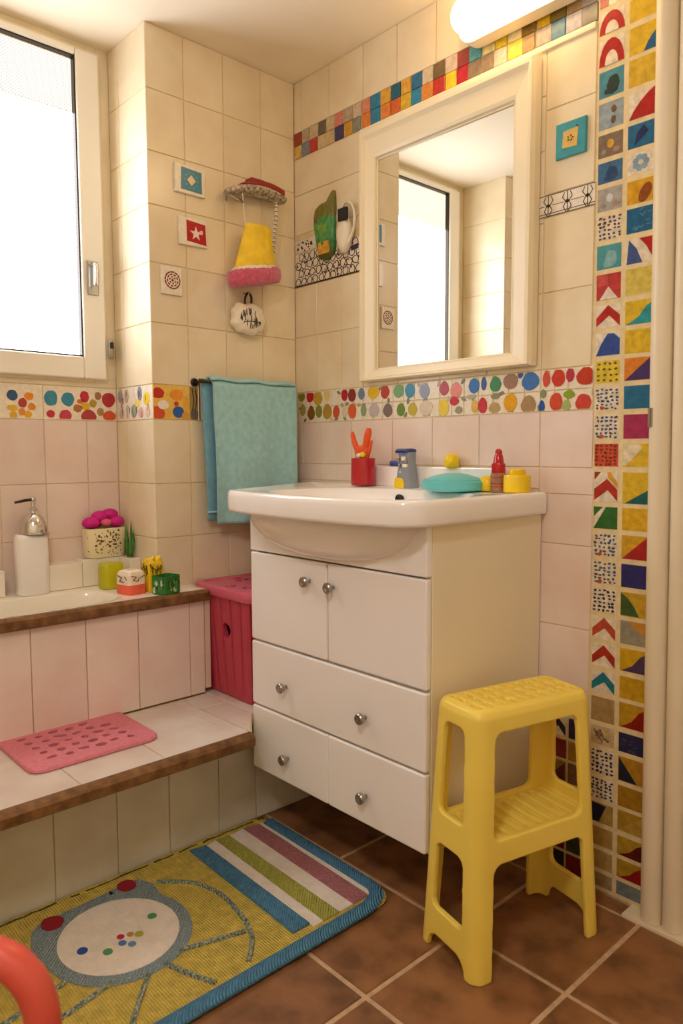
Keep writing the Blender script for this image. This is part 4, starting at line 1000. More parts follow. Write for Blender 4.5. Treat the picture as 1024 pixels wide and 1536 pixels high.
for k in range(9):
    a = PI*k/8; rings.append([(.045+.0195*math.cos(a), y, 1.2035+.012*math.sin(a)+(.003*math.sin(i*.8))) for i, y in enumerate([-.358+(.308)*j/20 for j in range(21)])])
inner = [[(x-.0 if False else .045+(x-.045)*.55, y, 1.2035+(z-1.2035)*.55) for x, y, z in r] for r in rings]
loft(bm, [r+list(reversed(i)) for r, i in zip(rings, inner)]); obj('fold', bm, 'towel_teal', tow, smooth=True)
bm = BM(); tube(bm, [(.0395, -.3645, .825), (.0405, -.33, .8255), (.041, -.29, .826)], .0032, 8); obj('hem_band', bm, 'towel_teal', tow, smooth=True)

# green pouch and white shower handset on the back wall
po = thing('refill_pouch', 'crumpled green and olive refill pouch stuck on the patterned panel', 'pouch', (.155, 0, 1.58))
bm = BM()
OL = [(.128, 1.585), (.116, 1.62), (.107, 1.68), (.101, 1.722), (.110, 1.737), (.135, 1.748), (.165, 1.752), (.190, 1.775), (.197, 1.772), (.199, 1.72), (.196, 1.66), (.198, 1.61), (.193, 1.588), (.16, 1.576)]
cpo = (.153, 1.665); rings = []
for d, s in ((.001, .98), (.004, 1.0), (.008, .985), (.0125, .92), (.016, .78), (.0185, .45), (.019, .02)):
    rings.append([(cpo[0]+(u-cpo[0])*s, -d-.0018*math.sin(i*.9+d*200)*(s < .99)*(s > .1), cpo[1]+(v-cpo[1])*s) for i, (u, v) in enumerate([(OL[k % len(OL)][0]*(1-t)+OL[(k+1) % len(OL)][0]*t, OL[k % len(OL)][1]*(1-t)+OL[(k+1) % len(OL)][1]*t) for k in range(len(OL)) for t in (0, .34, .67)])])
loft(bm, rings)
for f in bm.faces:
    z = f.calc_center_median().z; x = f.calc_center_median().x
    setcol(bm, [f], '#78742a' if z > 1.703 else ('#6e3c1e' if z > 1.69 and x < .125 else ('#4f9c58' if z > 1.635 else ('#3a7a3c' if z > 1.60 else '#4c5a22'))))
obj('pouch_body', bm, 'pouch', po, smooth=True)
bm = BM(); rings = []
for d in (.0135, .0195): rings.append([(.159+p[0], -d, 1.612+p[1]) for p in rrect(.048, .036, .004, 3)])
loft(bm, rings); setcol(bm, bm.faces, '#d9a440'); obj('label_patch', bm, 'pouch', po)
bm = BM(); sphere(bm, (.150, -.0175, 1.668), .022, 1.1, .12, .9); setcol(bm, bm.faces, '#7ba848'); obj('print_patch', bm, 'pouch', po, smooth=True)
hs = thing('shower_handset', 'cream handset with a dark window and looped cord beside the green pouch', 'handset', (.25, 0, 1.62))
bm = BM(); rings = []
for d, s in ((.001, .9), (.008, 1.), (.018, .93), (.024, .7), (.026, .3), (.0262, .02)): rings.append([(.243+.030*s*math.cos(2*PI*i/32), -d, 1.635+.055*s*math.sin(2*PI*i/32)) for i in range(32)])
loft(bm, rings); obj('handset_body', bm, 'clear_white', hs, smooth=True)
bm = BM(); rbox(bm, .234, .272, -.031, -.020, 1.668, 1.704, .004, 3, .003); obj('dark_window', bm, 'dark', hs)
bm = BM(); tube(bm, smooth_path([(.225, -.012, 1.70), (.248, -.014, 1.722), (.274, -.014, 1.715), (.289, -.014, 1.685), (.287, -.014, 1.645), (.268, -.014, 1.61), (.235, -.012, 1.585)]), .0045, 10); obj('cord_loop', bm, 'clear_white', hs, smooth=True)
# ================================================================= THINGS ON THE TUB
sd = thing('soap_dispenser', 'white ceramic soap dispenser with a chrome bell-shaped pump at the back of the tub', 'soap dispenser', (-.165, -.795, TZ))
bm = BM(); rings = []
for z, w, d in ((TZ+.001, .080, .056), (TZ+.004, .085, .060), (TZ+.150, .085, .060), (TZ+.160, .081, .056), (TZ+.165, .072, .046)): rings.append([(-.165+p[1], -.795+p[0], z) for p in rrect(w, d, min(w, d)*.38, 7)])
loft(bm, rings); o = obj('body', bm, 'porcelain', sd); smooth_by_angle(o, 50)
dc = (-.165, -.786, TZ+.165)
bm = BM(); lathe(bm, [(.040, .0), (.040, .003), (.035, .005), (.034, .015), (.031, .030), (.025, .043), (.016, .052), (.008, .056), (.0065, .062), (.010, .064), (.010, .069), (.006, .071), (.0055, .086), (.008, .088), (.009, .093), (.007, .098), (.002, .1)], dc, 36); o = obj('pump', bm, 'chrome', sd); smooth_by_angle(o, 45)
bm = BM(); tube(bm, [(dc[0], dc[1]+.002, dc[2]+.093), (dc[0]+.012, dc[1]-.025, dc[2]+.092), (dc[0]+.024, dc[1]-.055, dc[2]+.088)], [.0042, .004, .003], 8); obj('spout', bm, 'dark_metal', sd, smooth=True)

pl_ = thing('planter', 'cream planter with brown flecks on the tub ledge', 'planter', (-.186, -.578, .695))
bm = BM(); rings = []
for z, w, d in ((.6955, .108, .056), (.699, .112, .058), (.779, .120, .062), (.780, .119, .061), (.780, .112, .054), (.770, .110, .052)): rings.append([(-.186+p[1], -.578+p[0], z) for p in rrect(w, d, .02, 6)])
fs = loft(bm, rings); setcol(bm, fs, '#ecdfb4')
def PPL(u, v, d=0): return (-.186+.0295+.002*(v-.70)/.08+d, u, v)
q = random.Random(4)
for k in range(80):
    u = -.578+q.uniform(-.041, .041); v = q.uniform(.702, .774); s = q.uniform(.0015, .0034)
    poly(bm, PPL, ell(u, v, s, s*q.uniform(.5, 1.1), 6, q.uniform(0, 3), .3, q), q.choice(['#6a4a34', '#8a5a44', '#4c3c2c', '#9a6a50']), -.001, .0008)
def PPS(u, v, d=0): return (u, -.578-.0545-.003*(v-.70)/.08-d, v)
for k in range(14):
    u = -.186+q.uniform(-.018, .018); v = q.uniform(.705, .77)
    poly(bm, PPS, ell(u, v, .0026, .002, 6, q.uniform(0, 3), .3, q), '#6a4a34', -.001, .0008)
o = obj('pot', bm, 'pot_cream', pl_); smooth_by_angle(o, 40)
for k, (y, z, x, r, c) in enumerate(((-.618, .796, -.180, .021, 0), (-.588, .812, -.186, .021, 0), (-.558, .818, -.186, .020, 0), (-.545, .797, -.176, .020, 0), (-.578, .796, -.168, .013, 1), (-.600, .795, -.195, .018, 0))):
    bm = BM(); sphere(bm, (x, y, z), r, 1, 1.25, .85, 20, 14); obj('flower', bm, 'pink_soft' if c else 'magenta', pl_, smooth=True)
bm = BM(); box(bm, -.186-.024, -.186+.024, -.578-.05, -.578+.05, .765, .772); obj('soil', bm, 'stone_trim', pl_)
sp = thing('leaf_sprig', 'small upright green plant sprig on the tub ledge right of the cream planter', 'plant', (-.13, -.527, .695))
for k, (dy, dx, h, w) in enumerate(((-.008, .0, .07, .006), (.003, .004, .055, .007), (.010, -.004, .075, .005), (-.001, .006, .045, .008), (.006, .008, .06, .005))):
    bm = BM(); rings = []
    for t in (0, .25, .55, .8, 1):
        ww = w*(math.sin(PI*(.15+.85*t))+.05); z = .695+.02*t*0+h*t*1.5*.9; rings.append([(-.13+dx*(1+t)+.002, -.527+dy*(1+.3*t)*.8-ww, z), (-.13+dx*(1+t)+.004, -.527+dy*(1+.3*t)*.8, z), (-.13+dx*(1+t)+.002, -.527+dy*(1+.3*t)*.8+ww, z), (-.13+dx*(1+t), -.527+dy*(1+.3*t)*.8, z)])
    loft(bm, rings); obj('leaf', bm, 'leaf', sp, smooth=True)
lj = thing('squat_jar', 'lime green squat jar on the tub rim below the cream planter', 'jar', (-.098, -.600, TZ))
bm = BM(); rings = []
for z, s in ((TZ+.001, .93), (TZ+.004, 1), (TZ+.056, 1), (TZ+.060, .97)): rings.append([(-.098+p[1], -.600+p[0], z) for p in rrect(.066*s, .050*s, .016*s, 6)])
loft(bm, rings); o = obj('jar_body', bm, 'lime', lj); smooth_by_angle(o, 40)
bm = BM(); rings = []
for z, s in ((TZ+.060, .96), (TZ+.069, .96), (TZ+.072, .9)): rings.append([(-.098+p[1], -.600+p[0], z) for p in rrect(.066*s, .050*s, .016*s, 6)])
loft(bm, rings); o = obj('lid', bm, 'lime', lj); smooth_by_angle(o, 40)
sb = thing('soap_block', 'white and coral layered soap block on the tub rim', 'soap', (.012, -.595, TZ))
ca, sa = math.cos(.18), math.sin(.18)
def rotp(x, y, cx=.012, cy=-.595): return (cx+x*ca-y*sa, cy+x*sa+y*ca)
bm = BM(); rings = [[rotp(p[0], p[1])+(z,) for p in rrect(.060*s, .056*s, .006, 3)] for z, s in ((TZ+.0005, .97), (TZ+.003, 1), (TZ+.027, 1))]
loft(bm, rings); o = obj('coral_layer', bm, 'coral', sb, label='coral lower half'); smooth_by_angle(o)
bm = BM(); rings = [[rotp(p[0], p[1])+(z,) for p in rrect(.060*s, .056*s, .008, 3)] for z, s in ((TZ+.027, 1), (TZ+.052, .99), (TZ+.062, .86), (TZ+.066, .6), (TZ+.067, .1))]
fs = loft(bm, rings); setcol(bm, fs, '#efdfca')
def PSB(u, v, d=0): x, y = rotp(.030+d, u); return (x, y, v)
for s in stroke([(-.020, TZ+.052), (-.005, TZ+.048), (-.015, TZ+.040), (.0, TZ+.036), (.004, TZ+.045)], .0022)+stroke([(.008, TZ+.045), (.022, TZ+.05)], .0018): poly(bm, PSB, s, '#7c4a3c', -.001, .0008)
def PSB2(u, v, d=0): x, y = rotp(u, -.028-d); return (x, y, v)
for s in stroke([(-.020, TZ+.05), (-.002, TZ+.046), (-.012, TZ+.036), (.006, TZ+.034)], .0024)+stroke([(.01, TZ+.05), (.018, TZ+.042)], .002): poly(bm, PSB2, s, '#6c4438', -.001, .0008)
obj('white_layer', bm, 'soap_white', sb, label='white printed upper half')
yp = thing('sponge_pack', 'yellow printed pack behind the green box on the tub corner', 'pack', (.026, -.532, TZ))
bm = BM(); fs = rbox(bm, -.002, .044, -.556, -.514, TZ, TZ+.082, .004, 3, .003); setcol(bm, fs, '#efc51c')
q = random.Random(9)
def PY(u, v, d=0): return (u, -.556-d, v)
def PX(u, v, d=0): return (.044+d, u, v)
for k in range(14):
    u, v = q.uniform(.004, .038), q.uniform(TZ+.05, TZ+.075)
    for s in stroke([(u, v-.008), (u+q.uniform(-.004, .004), v), (u+q.uniform(-.005, .005), v+.006)], .002): poly(bm, PY, s, q.choice(['#4c5a14', '#6a5c10', '#3c4a18']), -.001, .0008)
    u = q.uniform(-.55, -.52)
    for s in stroke([(u, v-.008), (u+q.uniform(-.004, .004), v), (u+q.uniform(-.005, .005), v+.006)], .002): poly(bm, PX, s, q.choice(['#4c5a14', '#6a5c10', '#3c4a18']), -.001, .0008)
o = obj('pack_body', bm, 'pack_yellow', yp)
bm = BM(); q = random.Random(2)
for k in range(9):
    x, y = .022+q.uniform(-.012, .012), -.535+q.uniform(-.018, .018); tube(bm, [(x, y, TZ+.078), (x+q.uniform(-.004, .004), y, TZ+.088), (x+q.uniform(-.010, .010), y+q.uniform(-.008, .008), TZ+q.uniform(.088, .099))], [.010, .008, .003], 6)
obj('ruffled_top', bm, 'yellow_cloth', yp, smooth=True)
gb = thing('green_box', 'glossy green printed open box at the corner of the tub rim', 'box', (.075, -.522, TZ))
bm = BM(); a = .25; cg = (.078, -.525)
def rg2(x, y): return (cg[0]+x*math.cos(a)-y*math.sin(a), cg[1]+x*math.sin(a)+y*math.cos(a))
rings = [[rg2(p[0], p[1])+(z,) for p in rrect(.052*s, .062*s, .008, 4)] for z, s in ((TZ+.0005, .96), (TZ+.003, 1), (TZ+.050, 1), (TZ+.050, .92), (TZ+.042, .90))]
fs = loft(bm, rings)
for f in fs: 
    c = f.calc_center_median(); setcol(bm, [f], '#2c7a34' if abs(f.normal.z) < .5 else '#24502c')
def PG(u, v, d=0): x, y = rg2(.026+d, u); return (x, y, v)
def PG2(u, v, d=0): x, y = rg2(u, -.031-d); return (x, y, v)
q = random.Random(5)
for k in range(12):
    u, v = q.uniform(-.022, .022), q.uniform(TZ+.008, TZ+.042); r = q.uniform(.004, .009)
    poly(bm, PG, ell(u, v, r*.6, r, 7, q.uniform(-.6, .6), .25, q), q.choice(['#5fae4c', '#84c060', '#1d5a28', '#b4d49a', '#3f9440']), -.001, .0006+.00005*k)
    u = q.uniform(-.017, .017)
    poly(bm, PG2, ell(u, v, r*.6, r, 7, q.uniform(-.6, .6), .25, q), q.choice(['#5fae4c', '#84c060', '#1d5a28', '#c4d8c0', '#3f9440']), -.001, .0006+.00005*k)
obj('box_body', bm, 'box_green', gb)

# ================================================================= PINK BIN
bin_ = thing('laundry_bin', 'dark pink ribbed plastic laundry bin with lid between tub and vanity', 'bin', (.165, -.25, SZ))
bm = BM(); rings = []
NBN = 240
def bin_ring(w, h, cx, cy, z, amp):
    base = rrect(w, h, .018, 6, 0, 0); o = []
    per = [0]
    for i in range(len(base)):
        a, b = base[i], base[(i+1) % len(base)]; per.append(per[-1]+math.hypot(b[0]-a[0], b[1]-a[1]))
    tot = per[-1]
    for k in range(NBN):
        s = tot*k/NBN; i = max(j for j in range(len(base)) if per[j] <= s+1e-9); t = (s-per[i])/(per[i+1]-per[i]+1e-9)
        a, b = base[i], base[(i+1) % len(base)]; x, y = a[0]+(b[0]-a[0])*t, a[1]+(b[1]-a[1])*t
        l = math.hypot(b[0]-a[0], b[1]-a[1]) or 1; nx, ny = (b[1]-a[1])/l, -(b[0]-a[0])/l
        g = abs(math.sin(PI*k/NBN*24)); off = amp*(g**.22)-amp
        o.append((cx+x+nx*off, cy+y+ny*off, z))
    return o
for z, w, h, am in ((SZ+.0015, .240, .270, .001), (SZ+.006, .244, .274, .003), (SZ+.02, .248, .277, .010), (.45, .264, .290, .012), (.575, .282, .303, .012), (.598, .286, .306, .004)): rings.append(bin_ring(w, h, .158, -.248, z, am))
ir = [bin_ring(w-.034, h-.034, .158, -.248, z, 0.0) for z, w, h in ((.598, .286, .306), (.33, .248, .277))]
loft(bm, rings+ir)
b_ = obj('bin_body', bm, 'pink_plastic', bin_)
bm = BM(); rings = []
for y in (-.46, -.32): rings.append([(.172+.019*math.cos(2*PI*i/20)*(1 if abs(math.sin(2*PI*i/20)) < .9 else 1), y, .507+.021*math.sin(2*PI*i/20)) for i in range(20)])
loft(bm, rings); cut = obj('cutter', bm, 'dark', bin_)
print('BIN', len(b_.data.polygons))
md = b_.modifiers.new('hole', 'BOOLEAN'); md.object = cut; md.operation = 'DIFFERENCE'; md.solver = 'EXACT'
me = eval_mesh(b_); b_.modifiers.clear(); b_.data = me; print('BIN2', len(me.polygons), [tuple(b) for b in b_.bound_box][:1], len(cut.data.polygons))
bpy.data.objects.remove(cut, do_unlink=True); smooth_by_angle(b_, 32)
bm = BM(); rings = [[(.1625+p[0], -.245+p[1], z) for p in rrect(w, h, r, 8)] for z, w, h, r in ((.600, .286, .312, .03), (.600, .298, .326, .034), (.603, .302, .330, .036), (.618, .302, .330, .036), (.624, .298, .326, .034), (.627, .288, .316, .030), (.6265, .262, .290, .026), (.6225, .256, .284, .024))]
loft(bm, rings); o = obj('lid', bm, 'pink_lid', bin_); smooth_by_angle(o, 40)
q = random.Random(12)
for k in range(15):
    bm = BM(); x, y = .165+q.uniform(-.10, .10), -.252+q.uniform(-.11, .11); a0 = q.uniform(0, 6); r = q.uniform(.008, .018)
    tube(bm, smooth_path([(x+r*(1-.12*j)*math.cos(a0+j*.8), y+r*(1-.12*j)*math.sin(a0+j*.8), .6232) for j in range(7)], 4), .0022, 6)
    obj('embossed_scroll', bm, 'pink_plastic', o, smooth=True)

# ================================================================= PINK BATH MAT
bmx = thing('bath_mat', 'pink rubber bath mat with rows of small holes on the tiled step', 'bath mat', (.195, -.83, SZ))
def matring(s, z): return [(.195+p[1], -.830+p[0], z) for p in rrect(.305-s, .240-s, .032, 8)]
bm = BM(); loft(bm, [matring(.004, SZ+.001), matring(0, SZ+.003), matring(0, SZ+.008), matring(.003, SZ+.0105), matring(.008, SZ+.011)])
mo = obj('mat_body', bm, 'mat_pink', bmx)
bm = BM(); q = random.Random(21)
for i in range(6):
    for j in range(5):
        if (i, j) in ((5, 0),): continue
        y = -.835+(i-2.5)*.037+(j-2)*.004; x = .195+(j-2)*.036+(.004 if i % 2 else -.004)
        pts = ell(x, y, .0090*q.uniform(.8, 1.2), .0118*q.uniform(.75, 1.25), 9, q.uniform(-.4, .4), .12, q)
        loft(bm, [[(u, v, SZ-.01) for u, v in pts], [(u, v, SZ+.03) for u, v in pts]])
cut = obj('cutter', bm, 'dark', bmx)
md = mo.modifiers.new('holes', 'BOOLEAN'); md.object = cut; md.operation = 'DIFFERENCE'; md.solver = 'EXACT'
me = eval_mesh(mo); mo.modifiers.clear(); mo.data = me; bpy.data.objects.remove(cut, do_unlink=True); smooth_by_angle(mo, 35)
bm = BM(); rings = [[(.195+p[1], -.830+p[0], z) for p in rrect(.290, .225, .026, 6)] for z in (SZ+.0005, SZ+.0025)]
loft(bm, rings); obj('hole_shade_sheet', bm, 'hole_shade', bmx)  # black sheet added below the mat to paint the shade in its holes

# ================================================================= RUG
rug = thing('bath_rug', 'yellow woven bath rug with a pale round animal face, stripes and a blue border', 'rug', (.54, -.85, 0))
RX0, RX1, RY0, RY1 = .290, .790, -1.40, -.366
bm = BM()
rings = [[(p[0], p[1], z) for p in rrect(RX1-RX0-2*s, RY1-RY0-2*s, .05, 8, (RX0+RX1)/2, (RY0+RY1)/2)] for z, s in ((.001, 0.002), (.006, 0), (.0105, .003), (.0115, .008))]
loft(bm, rings)
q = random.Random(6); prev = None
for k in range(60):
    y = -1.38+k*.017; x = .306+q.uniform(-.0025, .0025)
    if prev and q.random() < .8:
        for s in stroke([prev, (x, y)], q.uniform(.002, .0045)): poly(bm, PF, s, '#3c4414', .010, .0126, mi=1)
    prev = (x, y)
obj('woven_base', bm, ['rug_yellow', 'rug_dots'], rug, smooth=False)
def rp(name, pts, mt, z1=.0135, label=None):
    bm = BM(); 
    poly(bm, PF, pts, '#ffffff', .010, z1); return obj(name, bm, mt, rug, bevel=.0008, label=label)
XA, XB = .322, .752
rp('stripe', [(XA, -.612), (XB-.012, -.62), (XB-.012, -.576), (XA+.008, -.570)], 'rug_blue', .0165, 'blue raised stripe')
rp('stripe', [(XA+.008, -.570), (XB, -.575), (XB, -.548), (XA, -.536)], 'rug_white')
rp('stripe', [(XA, -.536), (XB, -.548), (XB, -.502), (XA+.004, -.498)], 'rug_green', .0142, 'lime green stripe')
rp('stripe', [(XA+.004, -.498), (XB, -.502), (XB, -.462), (XA, -.452)], 'rug_white')
rp('stripe', [(XA, -.452), (XB, -.462), (XB, -.414), (XA+.008, -.406)], 'rug_pink', .0142, 'pink stripe')
rp('stripe', [(XA+.008, -.406), (XB, -.414), (XB, -.400), (XA+.01, -.396)], 'rug_white')
# blue binding along the front edge and the right end
bm = BM(); path = [(.779, -1.40), (.779, -1.2), (.779, -.95), (.779, -.70), (.779, -.47), (.774, -.43), (.763, -.402), (.742, -.387), (.71, -.383), (.60, -.381), (.48, -.380), (.37, -.379), (.335, -.378)]
path = [(p.x, p.y) for p in smooth_path([(x, y, 0) for x, y in path], 5)]
rings = []
for i, p in enumerate(path):
    a = path[max(i-1, 0)]; b = path[min(i+1, len(path)-1)]; dx, dy = b[0]-a[0], b[1]-a[1]; l = math.hypot(dx, dy); nx, ny = -dy/l, dx/l
    rings.append([(p[0]+nx*.018*math.cos(t), p[1]+ny*.018*math.cos(t), max(.0008, .0095+.0095*math.sin(t))) for t in [2*PI*k/14 for k in range(14)]])
loft(bm, rings); obj('edge_binding', bm, 'rug_blue', rug, smooth=True)
FC = (.500, -.884)
ring = ell(FC[0], FC[1], .150, .146, 48)
rp('face_ring', ring, 'rug_grey', .0135, 'grey blue woven ring round the face')
for ear in ([(.345, -.835), (.338, -.79), (.345, -.762), (.385, -.745), (.43, -.752), (.46, -.80), (.40, -.85)], [(.350, -.955), (.352, -.99), (.372, -1.015), (.41, -1.03), (.455, -1.045), (.475, -1.03), (.455, -.97), (.40, -.94)], [(.352, -.96), (.345, -.83), (.40, -.82), (.40, -.94)]):
    rp('ear', ear, 'rug_grey', .0132)
rp('face_patch', ell(FC[0], FC[1], .122, .120, 48), 'rug_white', .0148, 'pale round face')
for u, v, r, c in ((.353, -.795, .022, '#8e1424'), (.372, -.972, .024, '#8a1420'), (.494, -.807, .010, '#4c8a5c'), (.537, -.926, .010, '#4c8f60'), (.500, -.962, .011, '#2a4a9c'), (.512, -.887, .008, '#b82038'), (.518, -.869, .0075, '#b08a3c'), (.529, -.855, .0095, '#a5a040'), (.532, -.893, .0085, '#4a78b0'), (.548, -.880, .0085, '#5c86a8')):
    bm = BM(); poly(bm, PF, ell(u, v, r, r*.95, 16, 0, .04), c, .012, .0158); obj('embroidered_dot', bm, 'rug_dots', rug)
for pts in ([(.385, -.737), (.42, -.698), (.463, -.668), (.53, -.655), (.591, -.660), (.65, -.672), (.698, -.693), (.745, -.735)], [(.628, -.818), (.645, -.76), (.668, -.688)], [(.642, -.858), (.70, -.838), (.752, -.815)], [(.648, -.897), (.69, -.935), (.748, -.985)], [(.618, -.953), (.63, -1.0), (.645, -1.08)], [(.56, -1.02), (.58, -1.1), (.60, -1.2)]):
    bm = BM(); pts3 = [(x, y, .0125) for x, y in pts]; tube(bm, smooth_path(pts3, 6), .0052, 8); obj('braided_cord', bm, 'rug_cord', rug, smooth=True)

# ================================================================= YELLOW STOOL
SCX, SCY, SROT = 1.0335, -.279, math.radians(76.45)
ea = (math.cos(SROT+PI/2), math.sin(SROT+PI/2)); eb = (math.cos(SROT), math.sin(SROT))    # short axis (towards the vanity), long axis
def SW(a, b, z): return (SCX+ea[0]*a+eb[0]*b, SCY+ea[1]*a+eb[1]*b, z)
SH = .516
def hd_(z): t = 1-z/SH; return (.0668+.025*t, .150+.020*t)
def sring(z, ins=0., r=.028, n=7):
    ha, hb = hd_(max(z, 0)); ha -= ins; hb -= ins
    return [(p[0], p[1], z) for p in rrect(2*ha, 2*hb, max(.004, r-ins*.8), n)]
def tmp(bm): 
    bmesh.ops.recalc_face_normals(bm, faces=bm.faces[:]); me = bpy.data.meshes.new('tmp'); bm.to_mesh(me); bm.free(); o = bpy.data.objects.new('tmp', me); COL.objects.link(o); return o
bm = BM(); loft(bm, [sring(z) for z in (0, .1, .2, .3, .4, SH-.016)]+[sring(SH-.006, .004), sring(SH-.001, .011), sring(SH, .018)]); body = tmp(bm)
cutters = []
bm = BM(); loft(bm, [sring(z, .0125) for z in (-.05, 0, .1, .2)]+[sring(.242, .0125)]); cutters.append(tmp(bm))
bm = BM(); loft(bm, [sring(.262, .0125), sring(.36, .0125), sring(SH-.017, .0125)]); cutters.append(tmp(bm))
def opening(axis, ztop, zbot, wt, wb, r, off=0.):
    """rounded opening cut right through along one axis"""
    pts = []
    base = rrect(2, 2, 1, 7) if False else None
    h = ztop-zbot; n = 6
    for sx, sz, a0 in ((1, 1, 0), (-1, 1, PI/2), (-1, -1, PI), (1, -1, 1.5*PI)):
        for k in range(n+1):
            a = a0+PI/2*k/n; z = (ztop+zbot)/2+sz*(h/2-r)+r*math.sin(a); w = wb+(wt-wb)*(z-zbot)/h
            pts.append((off+sx*(w-r)+r*math.cos(a), z))
    bm = BM()
    if axis == 'b': loft(bm, [[(u, -.4, z) for u, z in pts], [(u, .4, z) for u, z in pts]])
    else: loft(bm, [[(-.4, u, z) for u, z in pts], [(.4, u, z) for u, z in pts]])
    cutters.append(tmp(bm))
opening('b', .474, .288, .031, .038, .014)
opening('b', .226, .090, .041, .047, .016)
opening('b', .036, -.12, .052, .080, .025)
opening('a', .470, .266, .107, .115, .016)
opening('a', .220, -.15, .116, .134, .020)
for c in cutters:
    md = body.modifiers.new('b', 'BOOLEAN'); md.object = c; md.operation = 'DIFFERENCE'; md.solver = 'EXACT'
me = eval_mesh(body); body.modifiers.clear(); body.data = me
for c in cutters: bpy.data.objects.remove(c, do_unlink=True)
# shallow grooves of seat and step
grooves = []
bm = BM()
for i in range(10):
    b = -.122+i*.0271
    for a0, a1 in ((-.046, -.018), (-.014, .014), (.018, .046)):
        loft(bm, [[((a0+a1)/2+p[0], b+p[1], z) for p in rrect(a1-a0, .0125, .005, 4)] for z in (SH-.0095, SH+.01)])
grooves.append(tmp(bm)); bm = BM()
for i in range(10):
    b = -.128+i*.0284
    loft(bm, [[(p[0], b+p[1], z) for p in rrect(.112, .0115, .005, 4)] for z in (.252, .275)])
grooves.append(tmp(bm))
for c in grooves:
    md = body.modifiers.new('b', 'BOOLEAN'); md.object = c; md.operation = 'DIFFERENCE'; md.solver = 'EXACT'
rm = body.modifiers.new('r', 'REMESH'); rm.mode = 'VOXEL'; rm.voxel_size = .0023; rm.use_smooth_shade = True
sm = body.modifiers.new('s', 'SMOOTH'); sm.factor = .5; sm.iterations = 5
me = eval_mesh(body); body.modifiers.clear()
for c in grooves: bpy.data.objects.remove(c, do_unlink=True)
bpy.data.objects.remove(body, do_unlink=True)
stool = thing('step_stool', 'yellow moulded plastic two-step stool in front of the mosaic column', 'stool', (SCX, SCY, 0))
nv = len(me.vertices)
co = [v.co.copy() for v in me.vertices]; no = [v.normal.copy() for v in me.vertices]
def part_of(c):
    a, b, z = c
    if z > .480: return ('seat', 0)
    ha, hb = hd_(z)
    side = abs(b) > hb-.020
    if .236 < z < .285 and not (abs(a) > .046 and abs(b) > .118) and not side: return ('step', 0)
    if side and abs(a) < .044:
        if z > .2: return ('side_bar', 1 if b > 0 else 0)
        if z < .115: return ('foot_rail', 1 if b > 0 else 0)
    if .20 < z < .27 and abs(b) < .118: return ('step', 0)
    return ('leg', (1 if a > 0 else 0)+(2 if b > 0 else 0))
groups = {}
for p in me.polygons: groups.setdefault(part_of(p.center), []).append(tuple(p.vertices))
for (nm, idx), fl in sorted(groups.items()):
    used = {}; vs = []; ns = []; fs = []
    for f in fl:
        q = []
        for v in f:
            if v not in used: used[v] = len(vs); x, y, z = SW(*co[v]); vs.append((x-SCX, y-SCY, max(z, .0008))); n = no[v]; ns.append(Vector((ea[0]*n.x+eb[0]*n.y, ea[1]*n.x+eb[1]*n.y, n.z)).normalized())
            q.append(used[v])
        fs.append(q[::-1])
    m_ = bpy.data.meshes.new(nm); m_.from_pydata(vs, [], fs); m_.materials.append(MATS['yellow_plastic'])
    m_.update(); m_.polygons.foreach_set('use_smooth', [True]*len(m_.polygons)); m_.normals_split_custom_set_from_vertices(ns)
    o = bpy.data.objects.new(nm, m_); COL.objects.link(o); o.parent = stool
bpy.data.meshes.remove(me)

# ================================================================= FOREGROUND RAIL
rl = thing('tubular_rail', 'red-orange curved tube rail in the foreground beside the rug', 'rail', (.93, -1.36, 0))
A = Vector((1.045, -1.232, 0)); dr = Vector((-.677, -.736, 0)); B = A+dr*.34
pts = [A+Vector((0, 0, .012)), A+Vector((0, 0, .18)), A+Vector((0, 0, .33)), A+dr*.006+Vector((0, 0, .375)), A+dr*.022+Vector((0, 0, .405)), A+dr*.048+Vector((0, 0, .424)), A+dr*.09+Vector((0, 0, .431)), A+dr*.17+Vector((0, 0, .432)),
       B-dr*.09+Vector((0, 0, .431)), B-dr*.048+Vector((0, 0, .424)), B-dr*.022+Vector((0, 0, .405)), B-dr*.006+Vector((0, 0, .375)), B+Vector((0, 0, .33)), B+Vector((0, 0, .18)), B+Vector((0, 0, .012))]
bm = BM(); tube(bm, smooth_path(pts, 5), .0205, 20); obj('hoop', bm, 'red_tube', rl, smooth=True)
for p in (A, B):
    bm = BM(); rings = [[tuple(p+Vector((u*.13, v*.13, 0))*1.0+Vector((0, 0, z))) for u, v in [(math.cos(2*PI*i/24)*k, math.sin(2*PI*i/24)*k) for i in range(24)]] for k, z in ((.30, .001), (.32, .004), (.30, .014), (.18, .02))]
    loft(bm, rings); obj('foot', bm, 'red_tube', rl, smooth=False)

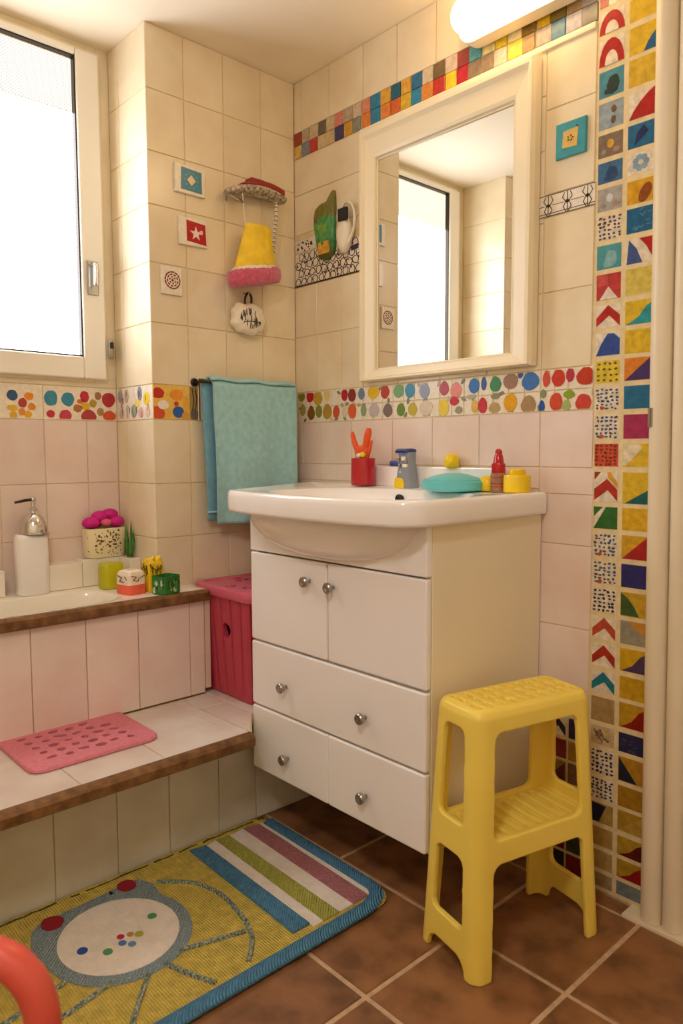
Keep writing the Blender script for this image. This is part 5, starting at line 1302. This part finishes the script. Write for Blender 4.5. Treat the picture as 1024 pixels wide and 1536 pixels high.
# ================================================================= LIGHT, CAMERA
cl = thing('added_fill_lamp', 'added round fill lamp under the ceiling, out of view', 'lamp', (1.65, -1.75, H))  # unseen lamp added to fill the room with light
bm = BM(); lathe(bm, [(.15, -.001), (.15, -.02), (.13, -.05), (.09, -.075), (.04, -.09), (.002, -.094)], (1.65, -1.75, H), 40)
mat('fill_glow', '#fff4e0', .4, emit='#fdf8f8', estr=FILL_STRENGTH); obj('fill_globe', bm, 'fill_glow', cl, smooth=True)
bm = BM(); lathe(bm, [(.16, -.0005), (.16, -.015), (.152, -.018)], (1.65, -1.75, H), 40); obj('fill_rim', bm, 'lamp_base', cl)

w = bpy.data.worlds.new('world'); SC.world = w; w.use_nodes = True
w.node_tree.nodes['Background'].inputs[0].default_value = (.75, .82, 1, 1); w.node_tree.nodes['Background'].inputs[1].default_value = .5

cam = bpy.data.cameras.new('camera'); co_ = bpy.data.objects.new('camera', cam); COL.objects.link(co_)
cx, cy, cz, yaw, pit, roll, f = 1.86659284, -1.5181034, 1.0, math.radians(47.39865945), math.radians(-4.69685612), math.radians(-.15731956), 1103.822
fw = Vector((-math.sin(yaw)*math.cos(pit), math.cos(yaw)*math.cos(pit), math.sin(pit)))
r_ = Vector((math.cos(yaw), math.sin(yaw), 0)); u_ = r_.cross(fw)
r2 = r_*math.cos(roll)+u_*math.sin(roll); u2 = u_*math.cos(roll)-r_*math.sin(roll)
M = Matrix(((r2.x, u2.x, -fw.x, cx), (r2.y, u2.y, -fw.y, cy), (r2.z, u2.z, -fw.z, cz), (0, 0, 0, 1)))
co_.matrix_world = M
cam.sensor_fit = 'VERTICAL'; cam.sensor_height = 36; cam.lens = 36*f/1536; cam.clip_start = .02
cam.dof.use_dof = True; cam.dof.focus_distance = 2.0; cam.dof.aperture_fstop = 4.5
SC.camera = co_
SC.view_settings.view_transform = 'Standard'; SC.view_settings.look = 'None'; SC.view_settings.gamma = 1; SC.view_settings.use_curve_mapping = False
SC.view_settings.exposure = EXPOSURE
try:
    SC.cycles.use_denoising = True; SC.cycles.denoiser = 'OPENIMAGEDENOISE'; SC.cycles.max_bounces = 10; SC.cycles.diffuse_bounces = 6; SC.cycles.sample_clamp_indirect = 6; SC.cycles.caustics_reflective = False; SC.cycles.caustics_refractive = False
except Exception: pass
